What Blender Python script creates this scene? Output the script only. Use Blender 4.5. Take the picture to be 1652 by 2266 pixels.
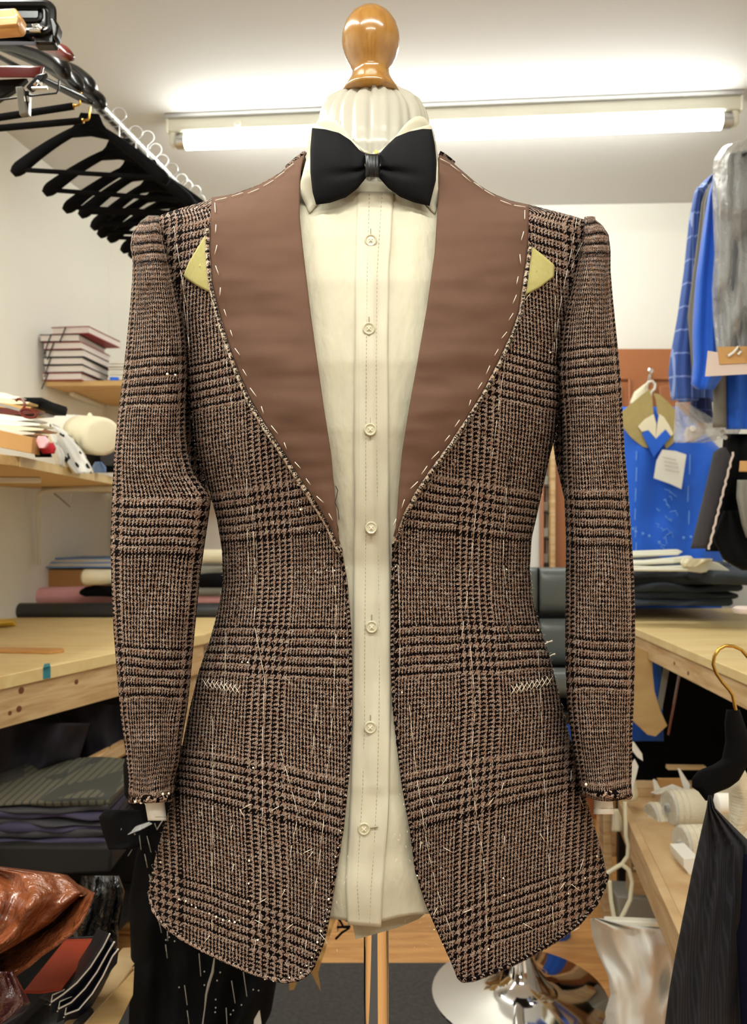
import bpy, math, random
import numpy as np
from mathutils import Vector, noise as mn

for o in list(bpy.data.objects):
    bpy.data.objects.remove(o, do_unlink=True)
S = bpy.context.scene
COL = S.collection
random.seed(7)

# ------------------------------------------------------------------ camera
FPX, CX, HY, CAMZ = 1800.0, 826.0, 1150.0, 1.15
cam_d = bpy.data.cameras.new('camera')
cam = bpy.data.objects.new('camera', cam_d); COL.objects.link(cam)
cam.location = (0, 0, CAMZ); cam.rotation_euler = (math.pi / 2, 0, 0)
cam_d.sensor_fit = 'HORIZONTAL'; cam_d.sensor_width = 36.0
cam_d.lens = FPX / 1652 * 36.0
cam_d.shift_y = (HY - 1133) / 1652.0
cam_d.clip_start = 0.05
cam_d.dof.use_dof = True; cam_d.dof.focus_distance = 0.78; cam_d.dof.aperture_fstop = 13.0
S.camera = cam

# ------------------------------------------------------------------ world, lights, exposure
w = bpy.data.worlds.new('world'); S.world = w; w.use_nodes = True
w.node_tree.nodes['Background'].inputs[0].default_value = (1.0, 0.99, 0.96, 1)
w.node_tree.nodes['Background'].inputs[1].default_value = 0.35
S.view_settings.view_transform = 'Standard'; S.view_settings.look = 'None'
S.view_settings.gamma = 1.0; S.view_settings.use_curve_mapping = False
S.view_settings.exposure = 0.25

def area(name, loc, rot, sx, sy, power, col=(0.985, 1.0, 0.93)):
    l = bpy.data.lights.new(name, 'AREA'); l.shape = 'RECTANGLE'; l.size = sx; l.size_y = sy
    l.energy = power; l.color = col
    o = bpy.data.objects.new(name, l); COL.objects.link(o); o.location = loc; o.rotation_euler = rot
    return o
# the workroom's other ceiling tubes, above and behind the photographer (front and rear)
area('ceiling_tube_lamp_front', (0.1, 0.05, 2.34), (math.radians(14), 0, 0), 1.5, 0.06, 21)
area('ceiling_tube_lamp_rear', (0.0, -1.5, 2.34), (math.radians(10), 0, 0), 1.5, 0.10, 26)
area('added_fill_lamp_left', (-0.75, 0.85, 2.36), (0, 0, math.radians(90)), 1.2, 0.05, 19)  # unseen lamp, added to brighten the left wall and the back

# ------------------------------------------------------------------ helpers
def P(px, py, d):
    return Vector(((px - CX) / FPX * d, d, CAMZ - (py - HY) / FPX * d))

def sgn(x): return -1.0 if x < 0 else 1.0

def nz(x, y, z=0.0): return mn.noise(Vector((x, y, z)))

def resample(pts, n):
    p = np.array(pts, float)
    d = np.r_[0, np.cumsum(np.hypot(*(p[1:] - p[:-1]).T[:2]))]
    t = np.linspace(0, d[-1], n)
    return np.stack([np.interp(t, d, p[:, k]) for k in range(p.shape[1])], 1)

def smooth_poly(pts, n, it=2):
    p = resample(pts, n)
    for _ in range(it):
        q = p.copy(); q[1:-1] = (p[:-2] + 2 * p[1:-1] + p[2:]) / 4; p = q
    return p

def prop(o, label=None, cat=None, group=None, kind=None):
    if label: o['label'] = label
    if cat: o['category'] = cat
    if group: o['group'] = group
    if kind: o['kind'] = kind
    return o

def thing(name, label, cat, loc=(0, 0, 0), group=None):
    o = bpy.data.objects.new(name, None); COL.objects.link(o); o.location = loc
    o.empty_display_size = 0.05
    return prop(o, label, cat, group)

def link(name, verts, faces, mat, parent=None, smooth=True, uv=None, solid=0.0, mods=None, autosmooth=None):
    V = np.array([tuple(v) for v in verts], float)
    lo, hi = V.min(0), V.max(0)
    org = np.array([(lo[0] + hi[0]) / 2, (lo[1] + hi[1]) / 2, lo[2]])
    me = bpy.data.meshes.new(name)
    me.from_pydata((V - org).tolist(), [], [tuple(f) for f in faces])
    if uv is not None:
        a = me.attributes.new('puv', 'FLOAT_VECTOR', 'POINT')
        flat = np.zeros((len(V), 3), np.float32); flat[:, :2] = np.array(uv)[:, :2]
        a.data.foreach_set('vector', flat.ravel())
    me.update()
    if smooth: me.polygons.foreach_set('use_smooth', [True] * len(me.polygons))
    if mat: me.materials.append(mat)
    o = bpy.data.objects.new(name, me); COL.objects.link(o)
    if parent is not None:
        o.parent = parent
        ww = Vector((0, 0, 0)); q = parent
        while q is not None: ww += q.location; q = q.parent
        o.location = Vector(org) - ww
    else:
        o.location = Vector(org)
    if solid:
        m = o.modifiers.new('solid', 'SOLIDIFY'); m.thickness = solid; m.offset = -1
    if autosmooth:
        me.polygons.foreach_set('use_smooth', [True] * len(me.polygons))
        try: me.set_sharp_from_angle(angle=math.radians(autosmooth))
        except Exception: pass
    return o

class MB:
    def __init__(s): s.v = []; s.f = []
    def add(s, v, f):
        n = len(s.v); s.v += [Vector(a) for a in v]; s.f += [tuple(i + n for i in q) for q in f]; return s
    def box(s, c, size, yaw=0.0, tilt=0.0, roll=0.0):
        from mathutils import Euler
        R = Euler((tilt, roll, yaw)).to_matrix(); c = Vector(c); h = [a / 2 for a in size]
        v = [c + R @ Vector((x * h[0], y * h[1], z * h[2])) for x in (-1, 1) for y in (-1, 1) for z in (-1, 1)]
        return s.add(v, [(0, 1, 3, 2), (4, 6, 7, 5), (0, 4, 5, 1), (2, 3, 7, 6), (0, 2, 6, 4), (1, 5, 7, 3)])
    def tube(s, pts, r, n=8, caps=True):
        pts = [Vector(p) for p in pts]; m = len(pts)
        rr = r if hasattr(r, '__len__') else [r] * m
        rings = []; up = None
        for i, p in enumerate(pts):
            t = (pts[min(i + 1, m - 1)] - pts[max(i - 1, 0)]).normalized()
            if up is None:
                up = Vector((0, 0, 1)) if abs(t.z) < 0.9 else Vector((0, 1, 0))
            a = t.cross(up)
            if a.length < 1e-6: a = t.cross(Vector((1, 0, 0)))
            a.normalize(); b = a.cross(t).normalized(); up = b
            rings.append([p + (a * math.cos(k * 2 * math.pi / n) + b * math.sin(k * 2 * math.pi / n)) * rr[i] for k in range(n)])
        v = [q for g in rings for q in g]; f = []
        for i in range(m - 1):
            for k in range(n):
                k2 = (k + 1) % n
                f.append((i * n + k, i * n + k2, (i + 1) * n + k2, (i + 1) * n + k))
        if caps:
            f.append(tuple(range(n))[::-1]); f.append(tuple((m - 1) * n + k for k in range(n)))
        return s.add(v, f)
    def lathe(s, c, prof, n=40, ax=(0, 0, 1)):
        # prof: list (r, h) along axis
        A = Vector(ax).normalized(); q = A.orthogonal().normalized(); b = A.cross(q); c = Vector(c)
        v = []; f = []
        for r, h in prof:
            for k in range(n):
                t = 2 * math.pi * k / n
                v.append(c + A * h + (q * math.cos(t) + b * math.sin(t)) * max(r, 1e-5))
        for i in range(len(prof) - 1):
            for k in range(n):
                k2 = (k + 1) % n
                f.append((i * n + k, i * n + k2, (i + 1) * n + k2, (i + 1) * n + k))
        f.append(tuple(range(n))[::-1]); f.append(tuple((len(prof) - 1) * n + k for k in range(n)))
        return s.add(v, f)
    def prism(s, poly, dz):
        # poly list of Vector, extruded by vector dz
        n = len(poly); dz = Vector(dz)
        v = [Vector(p) for p in poly] + [Vector(p) + dz for p in poly]
        f = [tuple(range(n)), tuple(range(2 * n - 1, n - 1, -1))] + [(i, i + n, (i + 1) % n + n, (i + 1) % n) for i in range(n)]
        return s.add(v, f)
    def build(s, name, mat, parent=None, smooth=False, bevel=0.0, auto=40, **k):
        o = link(name, s.v, s.f, mat, parent, smooth=smooth, autosmooth=auto, **k)
        import bmesh
        bm = bmesh.new(); bm.from_mesh(o.data); bmesh.ops.recalc_face_normals(bm, faces=bm.faces); bm.to_mesh(o.data); bm.free()
        if bevel:
            m = o.modifiers.new('bevel', 'BEVEL'); m.width = bevel; m.segments = 2; m.limit_method = 'ANGLE'; m.angle_limit = math.radians(40)
        return o

# ------------------------------------------------------------------ materials
def srgb(r, g, b):
    f = lambda c: (c / 255 / 12.92) if c / 255 <= 0.04045 else ((c / 255 + 0.055) / 1.055) ** 2.4
    return (f(r), f(g), f(b), 1)

def mat(name, rgb, rough=0.6, metal=0.0, var=0.0, vscale=8.0, bump=0.0, bscale=60.0, spec=0.5, alpha=1.0, trans=0.0, coat=0.0, sheen=0.0, emit=0.0, bstretch=(1, 1, 1), bdist=0.002):
    m = bpy.data.materials.new(name); m.use_nodes = True
    nt = m.node_tree; b = nt.nodes['Principled BSDF']; c = srgb(*rgb)
    b.inputs['Base Color'].default_value = c; b.inputs['Roughness'].default_value = rough
    b.inputs['Metallic'].default_value = metal; b.inputs['Specular IOR Level'].default_value = spec
    b.inputs['Alpha'].default_value = alpha; b.inputs['Transmission Weight'].default_value = trans
    b.inputs['Coat Weight'].default_value = coat; b.inputs['Sheen Weight'].default_value = sheen
    if emit:
        b.inputs['Emission Color'].default_value = c; b.inputs['Emission Strength'].default_value = emit
    tc = nt.nodes.new('ShaderNodeTexCoord')
    if var:
        n = nt.nodes.new('ShaderNodeTexNoise'); n.inputs['Scale'].default_value = vscale; n.inputs['Detail'].default_value = 6
        nt.links.new(tc.outputs['Object'], n.inputs['Vector'])
        mx = nt.nodes.new('ShaderNodeMix'); mx.data_type = 'RGBA'
        mx.inputs[6].default_value = tuple(max(0, x * (1 - var)) for x in c[:3]) + (1,)
        mx.inputs[7].default_value = tuple(min(1, x * (1 + var)) for x in c[:3]) + (1,)
        nt.links.new(n.outputs['Fac'], mx.inputs[0]); nt.links.new(mx.outputs[2], b.inputs['Base Color'])
    if bump:
        n = nt.nodes.new('ShaderNodeTexNoise'); n.inputs['Scale'].default_value = bscale; n.inputs['Detail'].default_value = 5
        mp = nt.nodes.new('ShaderNodeMapping'); mp.inputs['Scale'].default_value = bstretch
        nt.links.new(tc.outputs['Object'], mp.inputs[0]); nt.links.new(mp.outputs[0], n.inputs['Vector'])
        bp = nt.nodes.new('ShaderNodeBump'); bp.inputs['Strength'].default_value = bump; bp.inputs['Distance'].default_value = bdist
        nt.links.new(n.outputs['Fac'], bp.inputs['Height']); nt.links.new(bp.outputs['Normal'], b.inputs['Normal'])
    return m

def wood(name, rgb, dark, rough=0.5, scale=(1.0, 12.0, 12.0), knots=False, coat=0.0, sc=6.0, amt=1.0):
    m = bpy.data.materials.new(name); m.use_nodes = True
    nt = m.node_tree; b = nt.nodes['Principled BSDF']; b.inputs['Roughness'].default_value = rough
    b.inputs['Coat Weight'].default_value = coat; b.inputs['Coat Roughness'].default_value = 0.12
    tc = nt.nodes.new('ShaderNodeTexCoord'); mp = nt.nodes.new('ShaderNodeMapping'); mp.inputs['Scale'].default_value = scale
    oi = nt.nodes.new('ShaderNodeObjectInfo')
    ad = nt.nodes.new('ShaderNodeVectorMath'); ad.operation = 'ADD'
    nt.links.new(tc.outputs['Object'], mp.inputs[0]); nt.links.new(mp.outputs[0], ad.inputs[0])
    sc3 = nt.nodes.new('ShaderNodeVectorMath'); sc3.operation = 'SCALE'; sc3.inputs[3].default_value = 37.0
    cb = nt.nodes.new('ShaderNodeCombineXYZ')
    for k in range(3): nt.links.new(oi.outputs['Random'], cb.inputs[k])
    nt.links.new(cb.outputs[0], sc3.inputs[0]); nt.links.new(sc3.outputs[0], ad.inputs[1])
    n = nt.nodes.new('ShaderNodeTexNoise'); n.inputs['Scale'].default_value = sc; n.inputs['Detail'].default_value = 8; n.inputs['Distortion'].default_value = 0.6
    nt.links.new(ad.outputs[0], n.inputs['Vector'])
    cr = nt.nodes.new('ShaderNodeValToRGB')
    cr.color_ramp.elements[0].position = 0.5 - 0.22 / amt; cr.color_ramp.elements[1].position = 0.5 + 0.16 / amt
    cr.color_ramp.elements[0].color = srgb(*dark); cr.color_ramp.elements[1].color = srgb(*rgb)
    nt.links.new(n.outputs['Fac'], cr.inputs[0])
    bc = nt.nodes.new('ShaderNodeHueSaturation')
    mr = nt.nodes.new('ShaderNodeMapRange'); mr.inputs[3].default_value = 0.88; mr.inputs[4].default_value = 1.1
    nt.links.new(oi.outputs['Random'], mr.inputs[0]); nt.links.new(mr.outputs[0], bc.inputs['Value'])
    nt.links.new(cr.outputs[0], bc.inputs['Color']); nt.links.new(bc.outputs[0], b.inputs['Base Color'])
    return m

def tweed_mat(name, dark=(10, 5, 5), light=(214, 190, 172), pu=1.65, pv=2.6, wob=0.9, bias=.50):
    m = bpy.data.materials.new(name); m.use_nodes = True
    nt = m.node_tree; N = nt.nodes; L = nt.links; b = N['Principled BSDF']
    b.inputs['Roughness'].default_value = 0.9; b.inputs['Specular IOR Level'].default_value = 0.06
    b.inputs['Sheen Weight'].default_value = 0.0; b.inputs['Sheen Roughness'].default_value = 0.5
    at = N.new('ShaderNodeAttribute'); at.attribute_name = 'puv'
    def math_(op, a, c=None, d=None):
        n = N.new('ShaderNodeMath'); n.operation = op
        for i, x in enumerate((a, c, d)):
            if x is None: continue
            if isinstance(x, (int, float)): n.inputs[i].default_value = x
            else: L.new(x, n.inputs[i])
        return n.outputs[0]
    def noise_(vec, scale, detail=2, col=False):
        n = N.new('ShaderNodeTexNoise'); n.inputs['Scale'].default_value = scale; n.inputs['Detail'].default_value = detail
        L.new(vec, n.inputs['Vector']); return n.outputs['Color' if col else 'Fac']
    # wobble of the yarns
    n1 = noise_(at.outputs['Vector'], 0.22, 2, True)
    sp = N.new('ShaderNodeSeparateXYZ'); L.new(n1, sp.inputs[0])
    s0 = N.new('ShaderNodeSeparateXYZ'); L.new(at.outputs['Vector'], s0.inputs[0])
    U = math_('ADD', math_('DIVIDE', s0.outputs[0], pu), math_('MULTIPLY', math_('SUBTRACT', sp.outputs[0], 0.5), 4.0 * wob))
    V = math_('ADD', math_('DIVIDE', s0.outputs[1], pv), math_('MULTIPLY', math_('SUBTRACT', sp.outputs[1], 0.5), 3.2 * wob))
    U = math_('ADD', U, 12400); V = math_('ADD', V, 12400)
    iu = math_('FLOOR', U); iv = math_('FLOOR', V)
    def col_(i):
        big = math_('LESS_THAN', math_('MODULO', i, 124.0), 47.5)
        c4 = math_('LESS_THAN', math_('MODULO', i, 8.0), 3.5)
        c2 = math_('LESS_THAN', math_('MODULO', i, 4.0), 1.5)
        return math_('ADD', math_('MULTIPLY', big, c4), math_('MULTIPLY', math_('SUBTRACT', 1.0, big), c2))
    cw, cf = col_(iu), col_(iv)
    over = math_('LESS_THAN', math_('MODULO', math_('ADD', math_('ADD', iu, iv), 2.0), 4.0), 1.5)
    dk = math_('ADD', math_('MULTIPLY', over, cw), math_('MULTIPLY', math_('SUBTRACT', 1.0, over), cf))
    # yarn brightness noise
    fine = noise_(at.outputs['Vector'], 0.62, 3)
    fine = math_('MULTIPLY', math_('SUBTRACT', fine, 0.5), 1.7)
    k = math_('ADD', dk, math_('ADD', math_('MULTIPLY', fine, 1.9), bias)); 
    kc = N.new('ShaderNodeClamp'); L.new(math_('MULTIPLY_ADD', math_('SUBTRACT', k, 0.5), 1.35, 0.5), kc.inputs[0])
    broad = noise_(at.outputs['Vector'], 0.012, 3, True)
    hs = N.new('ShaderNodeMix'); hs.data_type = 'RGBA'; hs.inputs[6].default_value = srgb(*light); hs.inputs[7].default_value = srgb(light[0] - 36, light[1] - 52, light[2] - 56)
    cn = noise_(at.outputs['Vector'], 0.09, 3)
    crn = N.new('ShaderNodeMapRange'); crn.inputs[1].default_value = 0.35; crn.inputs[2].default_value = 0.65; L.new(cn, crn.inputs[0])
    L.new(crn.outputs[0], hs.inputs[0])
    mx = N.new('ShaderNodeMix'); mx.data_type = 'RGBA'; L.new(hs.outputs[2], mx.inputs[6]); mx.inputs[7].default_value = srgb(*dark)
    L.new(kc.outputs[0], mx.inputs[0])
    L.new(mx.outputs[2], b.inputs['Base Color'])
    bp = N.new('ShaderNodeBump'); bp.inputs['Strength'].default_value = 0.55; bp.inputs['Distance'].default_value = 0.0012
    L.new(math_('SUBTRACT', 1.0, k), bp.inputs['Height']); L.new(bp.outputs[0], b.inputs['Normal'])
    return m

M = {}
M['wall'] = mat('wall_paint', (238, 236, 228), 0.75, bump=0.15, bscale=200, bdist=0.0008)
M['ceil'] = mat('ceiling_paint', (205, 203, 200), 0.85, bump=0.1, bscale=150, bdist=0.0006)
M['trim'] = mat('white_trim', (222, 218, 205), 0.5)
M['tweed'] = tweed_mat('glen_check_tweed')
M['tweed_edge'] = tweed_mat('glen_check_edge', light=(215, 200, 180), pu=2.2, pv=2.2, wob=1.8, bias=.0)
M['lapel'] = mat('brown_facing', (101, 76, 63), 0.85, var=0.12, vscale=30, bump=0.3, bscale=2400, bdist=0.0006, spec=0.06)
M['canvas'] = mat('hair_canvas', (176, 168, 108), 0.85, var=0.15, vscale=300, bump=0.25, bscale=1600, bdist=0.0006, spec=0.2)
M['shirt'] = mat('shirt_cotton', (194, 187, 164), 0.7, bump=0.55, bscale=26, bstretch=(1, 1, 0.4), bdist=0.012, spec=0.3)
M['placket'] = mat('placket_cotton', (198, 191, 169), 0.7, bump=0.12, bscale=30, bdist=0.003, spec=0.3)
M['shirt_seam'] = mat('seam_thread', (160, 150, 124), 0.8)  # stitch and buttonhole thread, darker than the shirt cotton
M['satin'] = mat('ivory_satin', (170, 165, 150), 0.32, spec=0.6, bump=0.1, bscale=10, bdist=0.01)
M['button'] = mat('pearl_button', (200, 194, 166), 0.18, spec=0.8, coat=0.6)
M['bow'] = mat('bow_black', (5, 5, 9), 0.7, bump=0.25, bscale=900, bdist=0.0006, spec=0.16)
M['bowknot'] = mat('bow_satin', (9, 10, 12), 0.42, spec=0.45)
M['thread'] = mat('basting_thread', (238, 226, 206), 0.7)
M['thread_dk'] = mat('dark_thread', (40, 30, 30), 0.8)
M['knob'] = wood('varnished_beech', (168, 122, 54), (140, 92, 34), rough=0.22, scale=(14, 14, 1.2), coat=0.8, sc=9, amt=0.7)
M['chrome'] = mat('chrome', (225, 225, 225), 0.07, metal=1.0)
M['steel'] = mat('brushed_steel', (190, 190, 190), 0.3, metal=1.0)
M['gold'] = mat('brass', (190, 150, 70), 0.25, metal=1.0)
M['pine'] = wood('pine_edge', (214, 184, 138), (180, 140, 92), rough=0.6, scale=(1.5, 1.5, 14), sc=5)
M['pine_top'] = wood('pine_top', (232, 208, 152), (216, 184, 122), rough=0.5, scale=(1.2, 6, 6), sc=3.5, amt=0.8)
M['ply'] = wood('plywood', (206, 172, 116), (184, 146, 92), rough=0.6, scale=(1.2, 10, 4), sc=4, amt=0.8)
M['chip'] = mat('chipboard', (214, 178, 118), 0.7, var=0.3, vscale=120, bump=0.3, bscale=200)
M['knotw'] = mat('pine_knot', (112, 66, 34), 0.6, var=0.3, vscale=60)
M['plank'] = wood('laminate_plank', (224, 170, 104), (192, 130, 68), rough=0.38, scale=(2.2, 16, 16), sc=3.5, amt=0.8)
M['mat'] = mat('grey_carpet', (74, 72, 70), 0.95, var=0.5, vscale=90, bump=0.8, bscale=300)
M['black'] = mat('black_cloth', (9, 9, 11), 0.85, bump=0.2, bscale=30, bdist=0.006, spec=0.15)
M['blackplast'] = mat('black_plastic', (8, 7, 8), 0.3, spec=0.35)
M['velvet'] = mat('black_flock', (10, 9, 10), 0.9, spec=0.1)
M['mahog'] = mat('mahogany', (88, 22, 12), 0.25, var=0.3, vscale=20, coat=0.6)
M['lightwood'] = wood('light_wood_bar', (214, 162, 96), (190, 132, 68), rough=0.35, scale=(2, 12, 12), sc=5)
M['card'] = mat('cardboard', (196, 150, 92), 0.8, var=0.08, vscale=10)
M['paper'] = mat('white_paper', (232, 228, 218), 0.7, var=0.05, vscale=20)
M['pages'] = mat('page_block', (226, 216, 210), 0.8, bump=0.6, bscale=60, bstretch=(1, 1, 20), bdist=0.002)
M['redcover'] = mat('red_book_cover', (146, 28, 40), 0.5)
M['blkcover'] = mat('black_book_cover', (24, 22, 26), 0.5)
M['ribbon'] = mat('elastic_ribbon', (18, 16, 18), 0.6)
M['pink'] = mat('pink_felt', (250, 186, 192), 0.85, var=0.1, vscale=12)
M['charcoal'] = mat('charcoal_vinyl', (48, 50, 54), 0.4, bump=0.2, bscale=60)
M['cream'] = mat('cream_cloth', (236, 226, 196), 0.75, bump=0.4, bscale=25, bdist=0.006)
M['calico'] = mat('calico_roll', (214, 204, 178), 0.8, bump=0.5, bscale=40, bstretch=(1, 1, 8), bdist=0.003, var=0.1, vscale=15)
M['plasticwrap'] = mat('clear_wrap', (225, 225, 222), 0.12, alpha=0.35, spec=0.9, bump=0.9, bscale=30, bdist=0.02)
M['bag'] = mat('white_plastic_bag', (232, 232, 226), 0.6, spec=0.25, bump=0.5, bscale=14, bdist=0.012)
M['blue'] = mat('royal_blue_wool', (22, 96, 214), 0.75, var=0.12, vscale=10, bump=0.3, bscale=18, bdist=0.008, sheen=0.2)
M['blue_light'] = mat('blue_thread', (120, 170, 240), 0.7)
M['ltblue'] = mat('pale_blue_cloth', (130, 166, 226), 0.8, var=0.15, vscale=30)
M['greycloth'] = mat('grey_wool', (126, 122, 112), 0.85, var=0.12, vscale=30, bump=0.3, bscale=30, bdist=0.005)
M['dkgrey'] = mat('dark_grey_wool', (58, 56, 60), 0.85, var=0.2, vscale=20, bump=0.3, bscale=30, bdist=0.005)
M['jeans'] = mat('slate_trousers', (46, 54, 64), 0.8, var=0.35, vscale=14, bump=0.5, bscale=40, bstretch=(1, 1, 4), bdist=0.006)
M['purple'] = mat('dusky_purple_cloth', (58, 52, 76), 0.85, var=0.35, vscale=20, bump=0.4, bscale=40, bdist=0.005)
M['darkmix'] = mat('dark_patterned_cloth', (24, 17, 27), 0.85, var=0.9, vscale=18, bump=0.4, bscale=20, bdist=0.01)
M['olive'] = mat('olive_canvas_collar', (170, 152, 98), 0.85, var=0.15, vscale=40)
M['door'] = mat('brown_door_paint', (170, 106, 64), 0.45, var=0.06, vscale=4)
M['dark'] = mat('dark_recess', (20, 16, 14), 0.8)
M['leather'] = mat('black_leather', (78, 82, 80), 0.36, spec=0.5, bump=0.2, bscale=150)
M['scissor'] = mat('oxblood_handles', (104, 24, 16), 0.3, spec=0.6)
M['teal'] = mat('teal_tape', (46, 128, 140), 0.6)
M['yellow'] = mat('yellow_tape', (226, 186, 44), 0.5)
M['poly'] = mat('brown_plastic_bag', (138, 76, 44), 0.2, spec=0.9, coat=0.3, bump=1.0, bscale=16, bdist=0.03, var=0.2, vscale=12)
M['maroon'] = mat('maroon_wrapped_cloth', (60, 14, 16), 0.25, spec=0.7, coat=0.5, bump=0.9, bscale=30, bdist=0.02)
M['rust'] = mat('rust_folder', (150, 48, 16), 0.6, var=0.15, vscale=10)
M['navy'] = mat('navy_folder', (14, 16, 32), 0.45)
M['cable'] = mat('white_cable', (226, 218, 188), 0.4)
M['kraft'] = mat('kraft_paper', (206, 166, 104), 0.75, var=0.1, vscale=20)
M['chalk'] = mat('chalk_line', (150, 146, 136), 0.9)
M['whiteplast'] = mat('white_plastic', (228, 226, 210), 0.4)
M['greybox'] = mat('grey_storage_box', (150, 150, 140), 0.5)
M['red'] = mat('red_felt', (176, 22, 34), 0.85)
M['pinkpaper'] = mat('pinkish_paper', (214, 196, 186), 0.7, var=0.08, vscale=30, bump=0.3, bscale=40)

def emission(name, col, st):
    m = bpy.data.materials.new(name); m.use_nodes = True; nt = m.node_tree
    nt.nodes.remove(nt.nodes['Principled BSDF']); e = nt.nodes.new('ShaderNodeEmission')
    e.inputs[0].default_value = col; e.inputs[1].default_value = st
    nt.links.new(e.outputs[0], nt.nodes['Material Output'].inputs[0]); return m
M['tube'] = emission('fluorescent_tube', (0.98, 1.0, 0.93, 1), 36.0)

def spots_mat():
    m = mat('spotted_fleece', (236, 234, 226), 0.85); nt = m.node_tree; b = nt.nodes['Principled BSDF']
    tc = nt.nodes.new('ShaderNodeTexCoord'); v = nt.nodes.new('ShaderNodeTexVoronoi'); v.inputs['Scale'].default_value = 42
    mp = nt.nodes.new('ShaderNodeMapping'); mp.inputs['Scale'].default_value = (1, 0.6, 1)
    n = nt.nodes.new('ShaderNodeTexNoise'); n.inputs['Scale'].default_value = 60
    nt.links.new(tc.outputs['Object'], mp.inputs[0]); nt.links.new(mp.outputs[0], v.inputs['Vector'])
    nt.links.new(tc.outputs['Object'], n.inputs['Vector'])
    a = nt.nodes.new('ShaderNodeMath'); a.operation = 'MULTIPLY_ADD'; a.inputs[1].default_value = 0.25
    nt.links.new(n.outputs['Fac'], a.inputs[0]); nt.links.new(v.outputs['Distance'], a.inputs[2])
    g = nt.nodes.new('ShaderNodeMath'); g.operation = 'GREATER_THAN'; g.inputs[1].default_value = 0.42
    nt.links.new(a.outputs[0], g.inputs[0])
    mx = nt.nodes.new('ShaderNodeMix'); mx.data_type = 'RGBA'; mx.inputs[6].default_value = srgb(14, 20, 20); mx.inputs[7].default_value = srgb(238, 236, 228)
    nt.links.new(g.outputs[0], mx.inputs[0]); nt.links.new(mx.outputs[2], b.inputs['Base Color'])
    return m
M['spots'] = spots_mat()

def stripes_mat(name, base, line, sx, sz, wdt=0.12, rough=0.85):
    # window-check cloth: lines across X and Z in object space
    m = mat(name, base, rough); nt = m.node_tree; N = nt.nodes; L = nt.links; b = N['Principled BSDF']
    tc = N.new('ShaderNodeTexCoord'); sp = N.new('ShaderNodeSeparateXYZ'); L.new(tc.outputs['Object'], sp.inputs[0])
    outs = []
    for k, s in ((0, sx), (2, sz)):
        if not s: continue
        a = N.new('ShaderNodeMath'); a.operation = 'MULTIPLY'; a.inputs[1].default_value = s; L.new(sp.outputs[k], a.inputs[0])
        f = N.new('ShaderNodeMath'); f.operation = 'FRACT'; L.new(a.outputs[0], f.inputs[0])
        g = N.new('ShaderNodeMath'); g.operation = 'LESS_THAN'; g.inputs[1].default_value = wdt; L.new(f.outputs[0], g.inputs[0]); outs.append(g.outputs[0])
    if len(outs) == 2:
        mxx = N.new('ShaderNodeMath'); mxx.operation = 'MAXIMUM'; L.new(outs[0], mxx.inputs[0]); L.new(outs[1], mxx.inputs[1]); o = mxx.outputs[0]
    else: o = outs[0]
    mx = N.new('ShaderNodeMix'); mx.data_type = 'RGBA'; mx.inputs[6].default_value = srgb(*base); mx.inputs[7].default_value = srgb(*line)
    L.new(o, mx.inputs[0]); L.new(mx.outputs[2], b.inputs['Base Color']); return m
M['plaid'] = stripes_mat('blue_window_check', (70, 98, 168), (140, 160, 214), 22, 17, 0.08)
M['plaid_dk'] = stripes_mat('navy_check', (26, 36, 84), (60, 72, 130), 40, 30, 0.12)
M['rib'] = stripes_mat('black_rib_cloth', (16, 15, 19), (34, 32, 40), 260, 0, 0.4)
M['lightcheck'] = stripes_mat('pale_checked_cloth', (84, 80, 64), (52, 52, 46), 60, 60, 0.3)

# ------------------------------------------------------------------ px based builders
def edge_fn(pts):
    p = sorted(pts, key=lambda a: a[1]); ys = [a[1] for a in p]; xs = [a[0] for a in p]
    return lambda y: float(np.interp(y, ys, xs))

def drape(name, left, right, D, thick, mat_, parent=None, folds=0.0, nf=3.0, nu=14, nv=24, seed=0.0, slope=0.0, pw=2.2, uvf=None, bulge=None, wrink=0.0, y0=None, y1=None, kind=None):
    """closed cloth volume between two edges given in (px,py); depth D (number or fn of py)"""
    fl, fr = edge_fn(left), edge_fn(right)
    ya = max(min(p[1] for p in left), min(p[1] for p in right)) if y0 is None else y0
    yb = min(max(p[1] for p in left), max(p[1] for p in right)) if y1 is None else y1
    ring = []; V = []; F = []; UV = []
    n2 = nu * 2
    for j in range(nv + 1):
        py = ya + (yb - ya) * j / nv
        xl, xr = fl(py), fr(py); c = (xl + xr) / 2; h = (xr - xl) / 2
        d = D(py) if callable(D) else D
        th = thick * (bulge(py) if bulge else 1.0)
        for i in range(n2):
            a = 2 * math.pi * i / n2; ca, sa = math.cos(a), math.sin(a)
            u = sgn(ca) * abs(ca) ** (2 / pw); q = sgn(sa) * abs(sa) ** (2 / pw)
            dd = d - q * th
            if folds: dd += folds * math.sin(u * nf * math.pi + seed + 0.004 * py) * (1 if q > 0 else 0.3) * (1 - u * u)
            if wrink: dd += wrink * nz(u * 2.5 + seed, py * 0.012 + seed, 1.3 * (q > 0))
            dd += slope * u
            px = c + h * u
            # keep the silhouette when depth differs from d
            V.append(P(px, py, dd)); UV.append(uvf(u, py, q) if uvf else (px, py))
    for j in range(nv):
        for i in range(n2):
            i2 = (i + 1) % n2
            F.append((j * n2 + i, (j + 1) * n2 + i, (j + 1) * n2 + i2, j * n2 + i2))
    F.append(tuple(range(n2))); F.append(tuple(nv * n2 + k for k in range(n2))[::-1])
    o = link(name, V, F, mat_, parent, uv=UV)
    return o

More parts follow.
